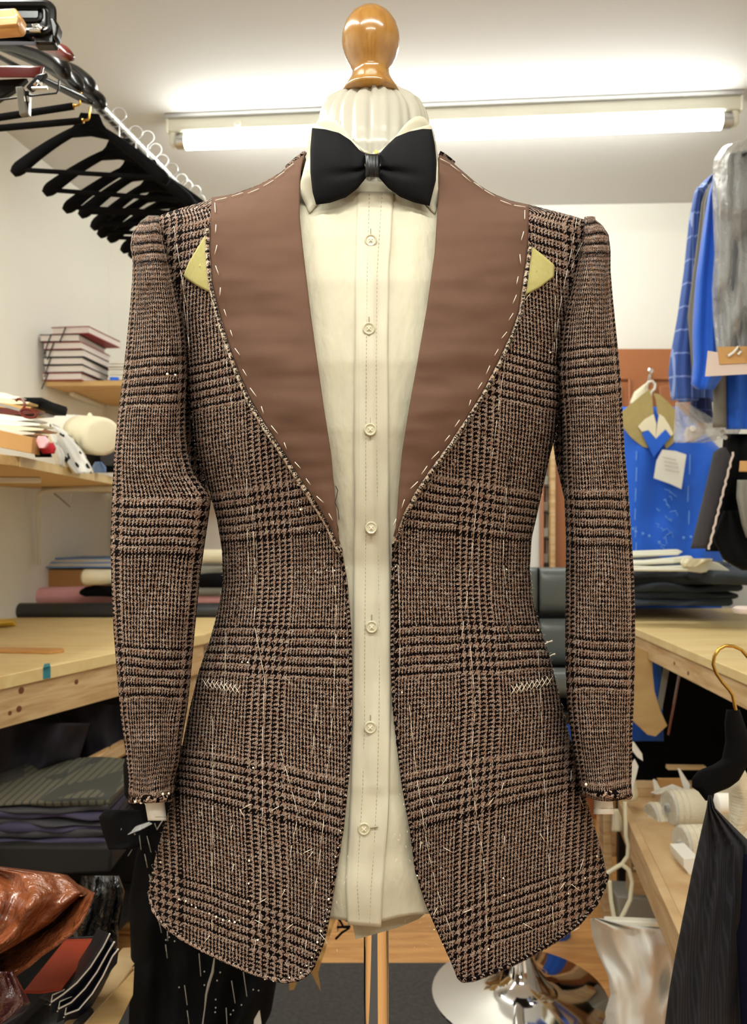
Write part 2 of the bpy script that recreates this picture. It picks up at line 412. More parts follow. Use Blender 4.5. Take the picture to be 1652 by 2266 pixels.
def coons(top, bottom, left, right, nu, nv):
    T, B = resample(top, nu + 1), resample(bottom, nu + 1); Lf, R = resample(left, nv + 1), resample(right, nv + 1)
    out = np.zeros((nv + 1, nu + 1, 2))
    for j in range(nv + 1):
        v = j / nv
        for i in range(nu + 1):
            u = i / nu
            out[j, i] = (1 - v) * T[i] + v * B[i] + (1 - u) * Lf[j] + u * R[j] - ((1 - u) * (1 - v) * T[0] + u * (1 - v) * T[-1] + (1 - u) * v * B[0] + u * v * B[-1])
    return out

def patch(name, grid, yf, mat_, parent=None, uvf=None, solid=0.002):
    nv, nu = grid.shape[0] - 1, grid.shape[1] - 1
    V = []; UV = []
    for j in range(nv + 1):
        for i in range(nu + 1):
            x, y = grid[j, i]; V.append(P(x, y, yf(x, y, i / nu, j / nv))); UV.append(uvf(x, y) if uvf else (x, y))
    F = [(j * (nu + 1) + i, (j + 1) * (nu + 1) + i, (j + 1) * (nu + 1) + i + 1, j * (nu + 1) + i + 1) for j in range(nv) for i in range(nu)]
    o = link(name, V, F, mat_, parent, uv=UV)
    # make normals face the camera
    me = o.data; n = me.polygons[len(me.polygons) // 2].normal
    if n.y > 0: me.flip_normals()
    if solid:
        m = o.modifiers.new('solid', 'SOLIDIFY'); m.thickness = solid; m.offset = -1
    return o

def slab(name, x0, x1, y0, y1, D, dep, mat_, parent=None, wav=0.0, seed=0.0, yaw=0.0, rnd=0.5, nx=16, label=None, cat=None, group=None):
    """folded cloth: rounded-edge slab whose near face spans x0..x1,y0..y1 px at depth D, going back by dep metres"""
    a = P(x0, y1, D); b = P(x1, y0, D); W = b.x - a.x; H = b.z - a.z; V = []; F = []
    prof = []
    r = min(H / 2, dep / 2) * rnd * 2 * 0.98
    for k in range(7):
        t = math.pi / 2 * k / 6; prof.append((r - r * math.sin(t), H - r + r * math.cos(t)) if False else (r - r * math.cos(math.pi / 2 - t) , 0))
    prof = []
    for k in range(5):  # lower front
        t = math.pi / 2 * k / 4; prof.append((r * (1 - math.sin(t)), min(H / 2, r) * (1 - math.cos(t)))); 
    for k in range(5):
        t = math.pi / 2 * k / 4; prof.append((r * (1 - math.cos(t)), H - min(H / 2, r) * (1 - math.sin(t))))
    prof.append((dep * .5, H)); prof.append((dep, H)); prof.append((dep, 0)); prof.append((dep * .5, 0))
    m = len(prof); ca, sa = math.cos(yaw), math.sin(yaw)
    for i in range(nx + 1):
        e = min(1.0, min(i, nx - i) / 1.5 + 0.55) if rnd > 0 else 1.0
        x = W * i / nx
        for (yy, zz) in prof:
            z2 = H / 2 + (zz - H / 2) * e
            wv = wav * nz(x * 9 + seed, yy * 9, zz * 30 + seed)
            w2 = wav * nz(x * 14 + seed + 9, yy * 14, zz * 30)
            X = x; Yy = yy - w2
            V.append((a.x + X * ca - Yy * sa, D + X * sa + Yy * ca, a.z + z2 + wv * (0.4 if zz < H * 0.3 else 1)))
    for i in range(nx):
        for k in range(m):
            k2 = (k + 1) % m; F.append((i * m + k, (i + 1) * m + k, (i + 1) * m + k2, i * m + k2))
    F.append(tuple(range(m))); F.append(tuple(nx * m + k for k in range(m))[::-1])
    mb = MB(); mb.add(V, F); o = mb.build(name, mat_, parent, auto=60)
    if cat: prop(o, label, cat, group)
    return o

def pplate(name, poly, D, th, mat_, parent=None, bevel=0.0, dfn=None, smooth=False):
    """a board / card with outline in px at depth D (or per point depth dfn) and thickness th along Y"""
    pts = [P(x, y, dfn(x, y) if dfn else D) for x, y in poly]
    mb = MB(); mb.prism(pts, (0, th, 0)); return mb.build(name, mat_, parent, bevel=bevel, smooth=smooth)

def wedge(pts_top, th):
    mb = MB(); mb.prism([Vector(p) for p in pts_top], (0, 0, -th)); return mb

# ================================================================== THE ROOM
DB = 3.3                                   # depth of back wall at image x = 240
cor = P(240, 470, DB)                      # left/back/ceiling corner
CEILZ = cor.z
bt = 0.045                                 # back wall slope dY/dX (negative: right side nearer)
def back_y(x): return DB - bt * (x - cor.x)
lw = 0.152                                 # left wall dX/dY
def left_x(y): return cor.x + (y - DB) * lw
RX = 1.62
mb = MB(); mb.prism([(left_x(DB) - .12, DB + .005, 0), (RX + .1, back_y(RX) , 0), (RX + .1, back_y(RX) + .1, 0), (left_x(DB) - .12, DB + .12, 0)], (0, 0, CEILZ))
prop(mb.build('wall_back', M['wall']), kind='structure')
mb = MB(); mb.prism([(left_x(-2.5), -2.5, 0), (left_x(DB + .1), DB + .1, 0), (left_x(DB + .1) - .1, DB + .1, 0), (left_x(-2.5) - .1, -2.5, 0)], (0, 0, CEILZ))
prop(mb.build('wall_left', M['wall']), kind='structure')
mb = MB(); mb.box((RX + .05, 0.35, CEILZ / 2), (.1, 5.7, CEILZ)); prop(mb.build('wall_right', M['wall']), kind='structure')
mb = MB(); mb.box((-.1, -2.55, CEILZ / 2), (3.8, .1, CEILZ)); prop(mb.build('wall_front', M['wall']), kind='structure')
mb = MB(); mb.box((-.1, 0.4, CEILZ + .05), (4.2, 6.2, .1)); prop(mb.build('ceiling', M['ceil']), kind='structure')
for k_, (x_, w_) in enumerate(((-.85, .5), (.25, .35), (1.15, .5))): prop(MB().box((x_, -2.46, 1.0), (w_, .08, 2.0)).build('trim_%d' % (k_ + 2), M['dark']), kind='structure')  # unseen dark panels, added for the chrome pole's reflections and less bounce light
floor = MB().box((-.1, 0.4, -.06), (4.2, 6.2, .1)).build('floor', M['plank']); prop(floor, kind='structure')
# laminate planks in view, recessed joints
pl_mesh = {}
row = 0; y = 1.55
while y < 3.25:
    x = -1.05 + (row * 0.37) % 0.5
    while x < 1.35:
        L_ = 0.62
        key = 'p'
        if key not in pl_mesh:
            o = MB().box((x + L_ / 2, y + .04, -.004), (L_ - .003, .0785, .008)).build('plank', M['plank'], floor, bevel=.001); pl_mesh[key] = o
        else:
            src = pl_mesh[key]; o = src.copy(); COL.objects.link(o); o.parent = floor
        o.location = Vector((x + L_ / 2, y + .04, -.008)) - floor.location
        x += L_
    y += .08; row += 1
# base trim on the back wall
tr = MB(); tr.prism([(cor.x, DB - .001, 0), (RX, back_y(RX) - .001, 0), (RX, back_y(RX) - .016, 0), (cor.x, DB - .016, 0)], (0, 0, .09)); prop(tr.build('baseboard_back', M['trim']), kind='structure')

mb = MB(); mb.prism([(-.95, -1.4, .001), (.27, -1.4, .001), (.27, 2.09, .001), (-.95, 2.09, .001)], (0, 0, .012))  # mat runs on unseen past the camera to darken the pole's reflections
prop(mb.build('floor_mat', M['mat'], bevel=.003), 'dark grey carpet mat on the wooden floor behind the dress form', 'mat')

# ------------------------------------------------------------------ ceiling batten light
fa, fb = P(372, 258, 2.53), P(1638, 212, 2.39)
zt = CEILZ
lt = thing('fluorescent_light', 'long white fluorescent batten with glowing tube on the ceiling', 'light', ((fa.x + fb.x) / 2, (fa.y + fb.y) / 2, zt))
dirv = (Vector((fb.x, fb.y, 0)) - Vector((fa.x, fa.y, 0))); Lf = dirv.length; yaw = math.atan2(dirv.y, dirv.x); dn = dirv.normalized()
mid = Vector(((fa.x + fb.x) / 2, (fa.y + fb.y) / 2, 0)); nrm = Vector((-dn.y, dn.x, 0))
def lp(t, up, out=0.0): return mid + dn * t + nrm * out + Vector((0, 0, zt - up))
MB().box(lp(0, .006), (Lf, .07, .012), yaw).build('mounting_plate', M['steel'], lt)
MB().box(lp(0, .030), (Lf - .005, .045, .040), yaw).build('batten_body', M['whiteplast'], lt, bevel=.004)
MB().tube([lp(-Lf / 2 + .035, .074), lp(Lf / 2 - .035, .074)], .0235, 20).build('tube', M['tube'], lt, smooth=True)
for s in (-1, 1):
    MB().box(lp(s * (Lf / 2 - .004), .030), (.008, .055, .05), yaw).build('end_cap', M['whiteplast'], lt, bevel=.003)
    MB().box(lp(s * (Lf / 2 - .018), .068), (.022, .034, .046), yaw).build('lamp_holder', M['whiteplast'], lt, bevel=.008)
    MB().tube([lp(s * (Lf / 2 - .030), .074), lp(s * (Lf / 2 - .056), .074)], .0242, 20).build('tube_cap', M['steel'], lt, smooth=True)
MB().lathe(lp(-Lf / 2 + .225, .034, -.023), [(0, -.004), (.009, -.003), (.0105, 0), (.0105, .004)], 20, ax=nrm).build('starter', M['whiteplast'], lt, smooth=True)

# ------------------------------------------------------------------ door, jamb, cupboard strip at the right
dY = 3.12
door = thing('door_1', None, None, P(1340, 2100, dY)); del door; bpy.data.objects.remove(bpy.data.objects['door_1'])
dz1 = P(0, 771, dY).z; dx0 = P(1224, 0, dY).x; dx1 = P(1560, 0, dY).x
door = MB().box(((dx0 + dx1) / 2, dY + .025, dz1 / 2), (dx1 - dx0, .04, dz1)).build('door_1', M['door'], bevel=.003); prop(door, kind='structure')
def frame_at(x0, x1, y0, y1, wd=.012):
    a, b = P(x0, y1, dY), P(x1, y0, dY)
    mb = MB()
    mb.box(((a.x + b.x) / 2, dY, b.z), (b.x - a.x, .012, wd)); mb.box(((a.x + b.x) / 2, dY, a.z), (b.x - a.x, .012, wd))
    mb.box((a.x, dY, (a.z + b.z) / 2), (wd, .012, b.z - a.z)); mb.box((b.x, dY, (a.z + b.z) / 2), (wd, .012, b.z - a.z))
    mb.build('panel_moulding', M['door'], door, bevel=.004)
    MB().box(((a.x + b.x) / 2, dY + .001, (a.z + b.z) / 2), (b.x - a.x - .05, .012, b.z - a.z - .05)).build('raised_panel', M['door'], door, bevel=.006)
frame_at(1262, 1392, 838, 1240); frame_at(1442, 1545, 838, 1240)
a = P(1216, 0, dY - .01).x
prop(MB().box((a + .008, dY + .0, dz1 / 2), (.016, .07, dz1)).build('trim_1', M['pine'], bevel=.002), kind='structure')
cx0, cx1 = P(1201, 0, dY).x, P(1215, 0, dY).x
cs = thing('cupboard', 'narrow dark open shelf unit beside the brown door', 'cupboard', ((cx0 + cx1) / 2, dY + .03, 0))
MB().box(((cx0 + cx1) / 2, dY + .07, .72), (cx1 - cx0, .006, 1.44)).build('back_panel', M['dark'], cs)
MB().box((cx0 + .0015, dY + .035, .72), (.004, .07, 1.44)).build('side_panel', M['door'], cs)
for k in range(9):
    MB().box(((cx0 + cx1) / 2, dY + .035, 1.40 - k * .10), (cx1 - cx0 - .004, .06, .035)).build('folded_cloth', M['greybox'] if k % 2 else M['greycloth'], cs, bevel=.004)
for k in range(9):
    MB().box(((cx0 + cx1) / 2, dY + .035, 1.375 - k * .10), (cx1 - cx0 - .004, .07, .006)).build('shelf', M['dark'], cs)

# ================================================================== DRESS FORM
YC = 0.87
form = thing('dress_form', 'tailor\'s dress form with varnished wooden neck knob and satin neck on chrome pole', 'dress form', (P(820, 0, YC).x, YC, 0))
kx = P(820, 0, YC).x
def fz(py): return CAMZ - (py - HY) / FPX * YC
def fr(w): return w / FPX * YC
prof = [(0.1, 19), (14, 20), (30, 26), (46, 39), (57, 56), (63, 76), (64.5, 92), (62, 110), (55, 128), (47, 143), (41, 156), (40.5, 164), (44, 174), (51, 186), (58, 197), (66, 212)]
MB().lathe((kx, YC, 0), [(fr(r), fz(y)) for r, y in prof][::-1], 64).build('neck_knob', M['knob'], form, smooth=True, auto=None)
# gathered satin neck
ring = []; V = []; F = []
sp_ = [(192, 52), (199, 62), (204, 80), (210, 95), (219, 106), (232, 115), (250, 120), (275, 122), (310, 122), (350, 121), (400, 121), (450, 122)]
nn = 240; rows = smooth_poly([(a, b) for a, b in sp_], 46, 1)
rnd = [random.uniform(-1, 1) for _ in range(60)]
for (yy, rr) in rows:
    tq = max(0, min(1, (yy - 196) / 40)); 
    for k in range(nn):
        th = 2 * math.pi * k / nn
        pl = abs(math.sin(th * 7 + 1.6 * math.sin(th * 3) + .4)) ** .45 + .5 * nz(math.cos(th) * 7, math.sin(th) * 7, yy * .004)
        fade = 1.0 if yy < 300 else .6
        amp = 15.0 * (0.75 + 0.25 * (1 - tq)) * fade
        r = fr(rr + amp * (pl - .7))
        lift = 0.0
        if yy < 215: lift = .004 * nz(math.cos(th) * 5, math.sin(th) * 5, 2) + .0025 * pl
        if yy < 215 and abs(th - 3 * math.pi / 2) < .10: lift += .0055 * (1 - abs(th - 3 * math.pi / 2) / .10)
        kf = float(np.interp(yy, [192, 235, 330], [.42, .62, .92])); V.append((kx + r * math.cos(th) + fr(5), YC + r * kf * math.sin(th), CAMZ - (yy - HY) / FPX * (YC - fr(rr) * kf * .62) + lift))
n_r = len(rows)
for j in range(n_r - 1):
    for k in range(nn):
        k2 = (k + 1) % nn; F.append((j * nn + k, (j + 1) * nn + k, (j + 1) * nn + k2, j * nn + k2))
o = link('satin_neck_cover', V, F, M['satin'], form); o['label'] = 'ivory satin gathered into pleats at the neck'
ptop = P(0, 2010, YC).z
MB().tube([(P(832, 0, YC).x, YC, .03), (P(832, 0, YC).x, YC, ptop)], .0134, 40).build('pole', M['chrome'], form, smooth=True)
MB().lathe((P(832, 0, YC).x, YC, 0), [(.17, .003), (.17, .010), (.16, .014), (.05, .022), (.022, .04), (.018, .06)], 56).build('floor_base', M['chrome'], form, smooth=True)
MB().lathe((P(832, 0, YC).x, YC, ptop), [(.02, -.004), (.045, .002), (.05, .02), (.05, .03)], 40).build('torso_base', M['dark'], form, smooth=True)

# ------------------------------------------------------------------ outlines (photo pixels)
BCX = 820.0
shL = [(672, 342), (650, 356), (620, 382), (570, 410), (520, 428), (468, 440), (430, 452), (395, 462), (360, 474), (338, 486)]
shR = [(972, 342), (985, 347), (1020, 376), (1060, 410), (1090, 428), (1130, 444), (1180, 455), (1230, 468), (1275, 480), (1310, 492)]
siL = [(338, 486), (352, 540), (372, 620), (395, 700), (405, 760), (412, 830), (420, 900), (430, 980), (446, 1040), (463, 1090), (480, 1150), (491, 1220), (493, 1290), (482, 1350), (463, 1420), (441, 1480), (421, 1560), (405, 1640), (392, 1700), (378, 1780), (362, 1830), (345, 1890), (332, 1945), (330, 1975)]
siR = [(1310, 492), (1300, 540), (1285, 620), (1262, 700), (1245, 760), (1238, 830), (1240, 890), (1232, 950), (1216, 1010), (1205, 1060), (1190, 1130), (1176, 1190), (1172, 1260), (1178, 1330), (1195, 1390), (1215, 1450), (1235, 1530), (1252, 1600), (1270, 1660), (1285, 1720), (1300, 1780), (1315, 1830), (1332, 1890), (1343, 1938)]
lapInL = [(672, 342), (665, 372), (663, 430), (663, 480), (669, 540), (676, 600), (688, 700), (702, 800), (716, 900), (732, 1000), (741, 1100), (747, 1170), (749, 1206)]
lapOutL = [(468, 437), (464, 500), (464, 560), (470, 630), (487, 700), (509, 770), (530, 830), (557, 890), (590, 945), (627, 1000), (662, 1056), (698, 1110), (728, 1160), (749, 1206)]
lapTopL = [(468, 437), (520, 429), (570, 411), (620, 383), (650, 357), (672, 342)]
lapInR = [(972, 342), (970, 400), (967, 470), (961, 560), (944, 680), (925, 790), (905, 900), (889, 1000), (881, 1090), (877, 1150), (874, 1188)]
lapOutR = [(1170, 453), (1168, 540), (1160, 600), (1147, 690), (1127, 745), (1100, 803), (1070, 862), (1034, 922), (992, 985), (950, 1042), (918, 1090), (893, 1135), (874, 1188)]
lapTopR = [(1170, 453), (1130, 444), (1090, 428), (1060, 410), (1020, 376), (985, 347), (972, 342)]
frL = lapInL[:-1] + [(750, 1210), (765, 1290), (774, 1400), (776, 1500), (775, 1600), (770, 1700), (757, 1830), (738, 1950), (724, 2040), (712, 2090), (693, 2135)]
frR = lapInR[:-1] + [(873, 1210), (868, 1300), (867, 1450), (871, 1560), (881, 1650), (894, 1750), (909, 1830), (922, 1930), (945, 2000), (975, 2070), (1000, 2125), (1014, 2160)]
heL = [(693, 2135), (680, 2154), (660, 2166), (630, 2171), (600, 2165), (560, 2153), (510, 2131), (450, 2103), (400, 2075), (362, 2046), (340, 2015), (330, 1975)]
heR = [(1014, 2160), (1024, 2170), (1050, 2166), (1110, 2144), (1170, 2115), (1230, 2080), (1280, 2043), (1318, 2000), (1335, 1965), (1343, 1938)]
fLs = edge_fn(shL + siL[1:]); fRs = edge_fn(shR + siR[1:])
bys = [342, 380, 440, 520, 620, 800, 950, 1250, 1500, 1750, 2170]
bvs = [.050, .062, .075, .094, .110, .122, .120, .100, .106, .118, .132]
def body_u(px, py):
    if px < BCX: return -(BCX - px) / max(20, BCX - fLs(py))
    return (px - BCX) / max(20, fRs(py) - BCX)
def body_y(px, py, off=0.0, wr=1.0):
    u = min(1.0, abs(body_u(px, py))); b = float(np.interp(py, bys, bvs))
    d = YC - b * (max(0.0, 1 - u ** 2.3)) ** 0.55
    if wr:
        k = min(1, (1 - u) * 5)
        d -= wr * k * (.0035 * nz(px * .006, py * .004, 3.1) + .0022 * nz(px * .02, py * .006, 7.7))
    return d - off
mys = [342, 500, 800, 1100, 1400, 1550, 1750, 1900, 2170]
mvs = [-.34, -.32, -.27, -.17, .02, .08, .25, .33, .42]
def body_uv(px, py):
    left = px < BCX; q = px if left else 2 * BCX - px
    xs = fLs(py) if left else 2 * BCX - fRs(py)
    m = float(np.interp(py, mys, mvs))
    v = py - m * (q - 670) - 1382 + 4 * nz(px * .012, py * .01, 5)
    wgt = max(0.0, 1 - max(0, q - xs) / 340.0)
    u = q + wgt * (480 - max(xs, 395)) * .55
    if left: return (u - 565, v)
    return (1636 - u - 999, v + 6)

jk = thing('tailored_jacket', 'brown glen check tweed jacket with basting stitches, on the dress form', 'jacket', (P(820, 0, YC).x, YC, P(0, 2170, YC).z))
def front_panel(name, top, bot, edge, sil, nu=90, nv=220):
    g = coons(top, bot, smooth_poly(edge, 300, 3), smooth_poly(sil, 300, 2), nu, nv)
    return patch(name, g, lambda x, y, s, v: body_y(x, y), M['tweed'], jk, uvf=body_uv, solid=.0028)
sh_ = lambda e, d: [(x + (d if 350 < y < 1150 else 0), y) for x, y in e]
front_panel('front_panel', shL, heL, sh_(frL, -9), siL)
front_panel('front_panel', shR, heR, sh_(frR, 9), siR)
# back of the jacket
V = []; F = []; UV = []; nb = 40
bl = resample(shL + siL[1:], 120); br = resample(shR + siR[1:], 120)
for (a_, b_) in zip(bl, br):
    A, B = P(a_[0], a_[1], YC), P(b_[0], b_[1], YC)
    bb = float(np.interp((a_[1] + b_[1]) / 2, bys, bvs)) * 1.0
    for k in range(nb + 1):
        t = k / nb; th = math.pi * t; c = .5 - .5 * math.cos(th)
        V.append((A.x + (B.x - A.x) * c, YC + bb * math.sin(th) ** .8, A.z + (B.z - A.z) * c))
        UV.append((A.x * 0 + k * 24.0, a_[1]))
for j in range(119):
    for k in range(nb): F.append((j * (nb + 1) + k, j * (nb + 1) + k + 1, (j + 1) * (nb + 1) + k + 1, (j + 1) * (nb + 1) + k))
link('back_panel', V, F, M['tweed'], jk, uv=UV, solid=.0028)

# sleeves
slLo = [(330, 486), (311, 498), (297, 518), (293, 545), (299, 580), (298, 615), (293, 680), (285, 760), (275, 850), (265, 930), (257, 1020), (252, 1120), (250, 1200), (252, 1300), (257, 1400), (265, 1500), (272, 1580), (282, 1650), (290, 1720), (291, 1764)]
slLi = [(352, 486), (362, 540), (382, 620), (400, 700), (407, 760), (409, 830), (406, 900), (406, 960), (412, 1010), (424, 1050), (450, 1086), (462, 1102), (459, 1125), (448, 1200), (438, 1270), (431, 1340), (425, 1400), (418, 1480), (410, 1560), (400, 1620), (390, 1690), (379, 1730), (377, 1764)]
slRo = [(1312, 490), (1328, 502), (1341, 522), (1345, 555), (1345, 600), (1350, 660), (1358, 740), (1367, 830), (1372, 920), (1376, 1000), (1384, 1080), (1390, 1170), (1396, 1260), (1399, 1350), (1399, 1450), (1397, 1540), (1393, 1620), (1392, 1700), (1390, 1756)]
slRi = [(1296, 490), (1290, 540), (1272, 620), (1251, 700), (1242, 760), (1240, 830), (1246, 900), (1250, 975), (1250, 1020), (1252, 1070), (1254, 1120), (1257, 1200), (1256, 1300), (1255, 1400), (1256, 1480), (1260, 1560), (1270, 1640), (1280, 1700), (1291, 1756)]
def sleeve(left, right, flip, vo):
    fl, fr_ = edge_fn(left), edge_fn(right); nv, n2 = 150, 64; V = []; F = []; UV = []
    y0 = 484.0; y1 = 1764.0
    for j in range(nv + 1):
        t = j / nv; py = y0 + (y1 - y0) * (t ** 1.15)
        xl, xr = fl(py), fr_(py)
        if py < 500:
            sq = math.sqrt(max(0.02, (py - 480) / 20)); 
        else: sq = 1
        c = (xl + xr) / 2; h = (xr - xl) / 2
        yc = float(np.interp(py, [480, 900, 1300, 1764], [.868, .862, .852, .832]))
        th = float(np.interp(py, [480, 520, 620, 900, 1400, 1764], [.02, .042, .055, .056, .050, .040])) * sq
        for i in range(n2):
            a = 2 * math.pi * i / n2; u = math.cos(a); q = math.sin(a)
            u2 = sgn(u) * abs(u) ** .85; q2 = sgn(q) * abs(q) ** .9
            dd = yc - q2 * th
            if q > 0:
                k = q
                dd -= k * (.005 * nz(u2 * 1.2, py * .008, 2.2 + flip) + .004 * nz(u2 * 2.2 + py * .004, py * .016, 9 + flip))
            px = c + h * u2
            if py > 1738: px += (1.6 * sgn(u)) * math.sin((py - 1738) / 26 * math.pi)
            zadd = -.0035 * math.cos((u2 - .1) * 2) * max(0, (py - 1700) / 64)
            V.append(P(px, py, dd) + Vector((0, 0, zadd)))
            UV.append(((u2 if q >= 0 else 2 * sgn(u) - u2) * 84 + 142 + (0 if not flip else -6), py - vo - 6 * u2 * math.sin(py * .006) + 5 * nz(u2, py * .01, 4)))
    for j in range(nv):
        for i in range(n2):
            i2 = (i + 1) % n2; F.append((j * n2 + i, (j + 1) * n2 + i, (j + 1) * n2 + i2, j * n2 + i2))
    F.append(tuple(range(n2)))
    return link('sleeve', V, F, M['tweed'], jk, uv=UV, solid=.0025)
sleeve(slLo, slLi, 0, 1427); sleeve(slRi, slRo, 1, 1408)
drape('under_sleeve', [(384, 780), (384, 1000), (400, 1120)], [(430, 780), (440, 980), (452, 1040), (463, 1096), (458, 1120)], .925, .022, M['tweed'], jk, nv=16)
drape('under_sleeve', [(1236, 780), (1231, 850), (1229, 900), (1222, 975), (1228, 1020), (1240, 1070), (1252, 1120)], [(1270, 780), (1275, 1120)], .925, .022, M['tweed'], jk, nv=16)
# turned cuff rolls and jacket edge rolls
def roll(name, pts, rpx, off, mt=None, yf=None, n=8, ns=200, uvs=1.0):
    pp = smooth_poly(pts, ns, 1); V3 = []; 
    for x, y in pp: V3.append(P(x, y, (yf or body_y)(x, y) - off))
    r = rpx / FPX * .78
    mb = MB(); rr = [r * (1 + .25 * nz(i * .35, 1, rpx)) for i in range(ns)]; mb.tube(V3, rr, n)
    uv = []; L0 = 0
    for i in range(ns):
        if i: L0 += math.hypot(*(pp[i] - pp[i - 1]))
        for k in range(n): uv.append((k * 3.0, L0 * uvs))
    return link(name, mb.v, mb.f, mt or M['tweed_edge'], jk, uv=uv)
def shift(pts, dx, dy=0): return [(x + dx, y + dy) for x, y in pts]
def offs(pts, d):
    p = np.array(pts, float); t = np.gradient(p, axis=0); t /= np.linalg.norm(t, axis=1)[:, None]
    return (p + d * np.stack([-t[:, 1], t[:, 0]], 1)).tolist()
roll('edge_roll', offs(lapOutL[1:], 5) + [(752, 1222)], 5.5, .004)
roll('edge_roll', offs(lapOutR[1:], -5) + [(871, 1205)], 5.5, .004)
roll('edge_roll', [(752, 1212)] + frL[13:] , 4.0, .001, M['tweed'])
roll('edge_roll', [(871, 1200)] + frR[11:], 4.0, .001, M['tweed'])
roll('hem_roll', heL, 5.0, .001, M['tweed']); roll('hem_roll', heR, 5.0, .001, M['tweed'])
for cx_, w_, yb in ((334, 43, 1762), (1341, 49, 1752)):
    pts = []
    for k in range(33):
        a = 2 * math.pi * k / 32; pts.append(P(cx_ + w_ * math.cos(a), yb + 5 + (3 if cx_ > 800 else -2) * math.cos(a), .832 - .041 * math.sin(a)))
    mb = MB(); mb.tube(pts, .0042, 8); uv = [(k // 8 * 4.7, k % 8 * 2.4) for k in range(33 * 8)]
    link('cuff_roll', mb.v, mb.f, M['tweed'], jk, uv=uv)
# armhole ridge (sleeve head seam)
roll('shoulder_seam', [(340, 483), (352, 500), (361, 530), (368, 575)], 3.5, .002, M['tweed'])
roll('shoulder_seam', [(1304, 489), (1300, 505), (1294, 540), (1288, 580)], 3.5, .002, M['tweed'])
# dart lines
for pts in ([(512, 1005), (520, 1120), (526, 1250), (524, 1370), (520, 1460)], [(1130, 990), (1122, 1120), (1118, 1250), (1122, 1370), (1128, 1460)]):
    roll('dart_seam', pts, 1.5, .0004, M['tweed'])

# lapels (brown facing)
def lapel(top, inn, out, sd):
    # u: outer -> inner ; v: top -> point
    g = coons(top, [out[-1], inn[-1]], smooth_poly(out, 300, 3), smooth_poly(inn, 300, 3), 44, 150)
    def yf(x, y, s, v):
        wr = .0014 * nz(x * .010, y * .035, sd) + .0026 * nz(x * .006, y * .014, sd + 3) * min(1, v * 3) + .0014 * math.sin(y * .05 + 2 * nz(x * .01, y * .01, sd)) * max(0, min(1, v * 2.2 - .6)) * (1 - v)
        return body_y(x, y, 0, .35) - (.0042 + .0055 * math.sin(math.pi * min(1, s * 1.0)) ** .6 * (1 - .5 * v)) - wr
    o = patch('lapel', g, yf, M['lapel'], jk, solid=.002); o['label'] = 'plain brown cloth lapel facing'
    return yf
yfL = lapel(lapTopL, lapInL, lapOutL, 1.0)
yfR = lapel(lapTopR, lapInR, lapOutR, 6.0)
# dark collar stub behind lapel tops
for pts in ([(673, 340), (665, 346), (650, 358), (634, 372)], [(972, 339), (980, 343), (992, 352), (1004, 362)]):
    roll('collar_stub', pts, 6, -.012, M['tweed'])
# canvas corners
def flat_on(name, poly, off, mt, lab=None, th=.0004):
    cxp = sum(p[0] for p in poly) / len(poly); cyp = sum(p[1] for p in poly) / len(poly)
    V = []; F = []; n = len(poly); R = 8
    dense = resample(poly + [poly[0]], 49)[:-1]; n = len(dense)
    for j in range(R + 1):
        for x, y in dense:
            xx, yy = cxp + (x - cxp) * j / R, cyp + (y - cyp) * j / R; V.append(P(xx, yy, body_y(xx, yy, off)))
    for j in range(R):
        for k in range(n):
            k2 = (k + 1) % n; F.append((j * n + k, j * n + k2, (j + 1) * n + k2, (j + 1) * n + k))
    o = link(name, V, F, mt, jk, uv=[(v.x * 2000, v.z * 2000) for v in V])
    if o.data.polygons[len(o.data.polygons) // 2].normal.y > 0: o.data.flip_normals()
    m = o.modifiers.new('solid', 'SOLIDIFY'); m.thickness = th; m.offset = -1
    if lab: o['label'] = lab
    return o
flat_on('canvas_corner', [(455, 518), (434, 552), (416, 583), (405, 612), (434, 632), (467, 649), (464, 600), (460, 560)], .0035, M['canvas'], 'olive yellow hair canvas corner')
flat_on('canvas_corner', [(1173, 543), (1198, 562), (1226, 586), (1226, 611), (1196, 635), (1151, 658), (1158, 620), (1166, 580)], .0035, M['canvas'], 'olive yellow hair canvas corner')
# stitches
nst = 0
def stitch(a_, b_, off=.0030, r=.00036, yf=None, mt=None, name='basting_stitch'):
    pts = []
    for k in range(4):
        t = k / 3; x = a_[0] + (b_[0] - a_[0]) * t; y = a_[1] + (b_[1] - a_[1]) * t
        pts.append(P(x, y, (yf(x, y) if yf else body_y(x, y)) - off * (0.35 + 1.0 * math.sin(math.pi * t))))
    mb = MB(); mb.tube(pts, r, 4)
    return link(name, mb.v, mb.f, mt or M['thread'], jk)
yl = lambda x, y: body_y(x, y, 0, .35) - .0088
for path, sd in ((lapOutL, 1), (lapOutR, -1)):
    pp = resample(path, 400); L_ = np.r_[0, np.cumsum(np.hypot(*(pp[1:] - pp[:-1]).T))]; t = 12
    while t < L_[-1] - 40:
        ln = random.uniform(15, 22); 
        x0, y0 = np.interp(t, L_, pp[:, 0]), np.interp(t, L_, pp[:, 1]); x1, y1 = np.interp(t + ln, L_, pp[:, 0]), np.interp(t + ln, L_, pp[:, 1])
        j = random.uniform(-3, 3); dd = 13 if t > 50 else 9
        stitch((x0 + sd * (dd + j), y0), (x1 + sd * (dd - j), y1), .002, .0004, yf=yl); t += random.uniform(40, 52)
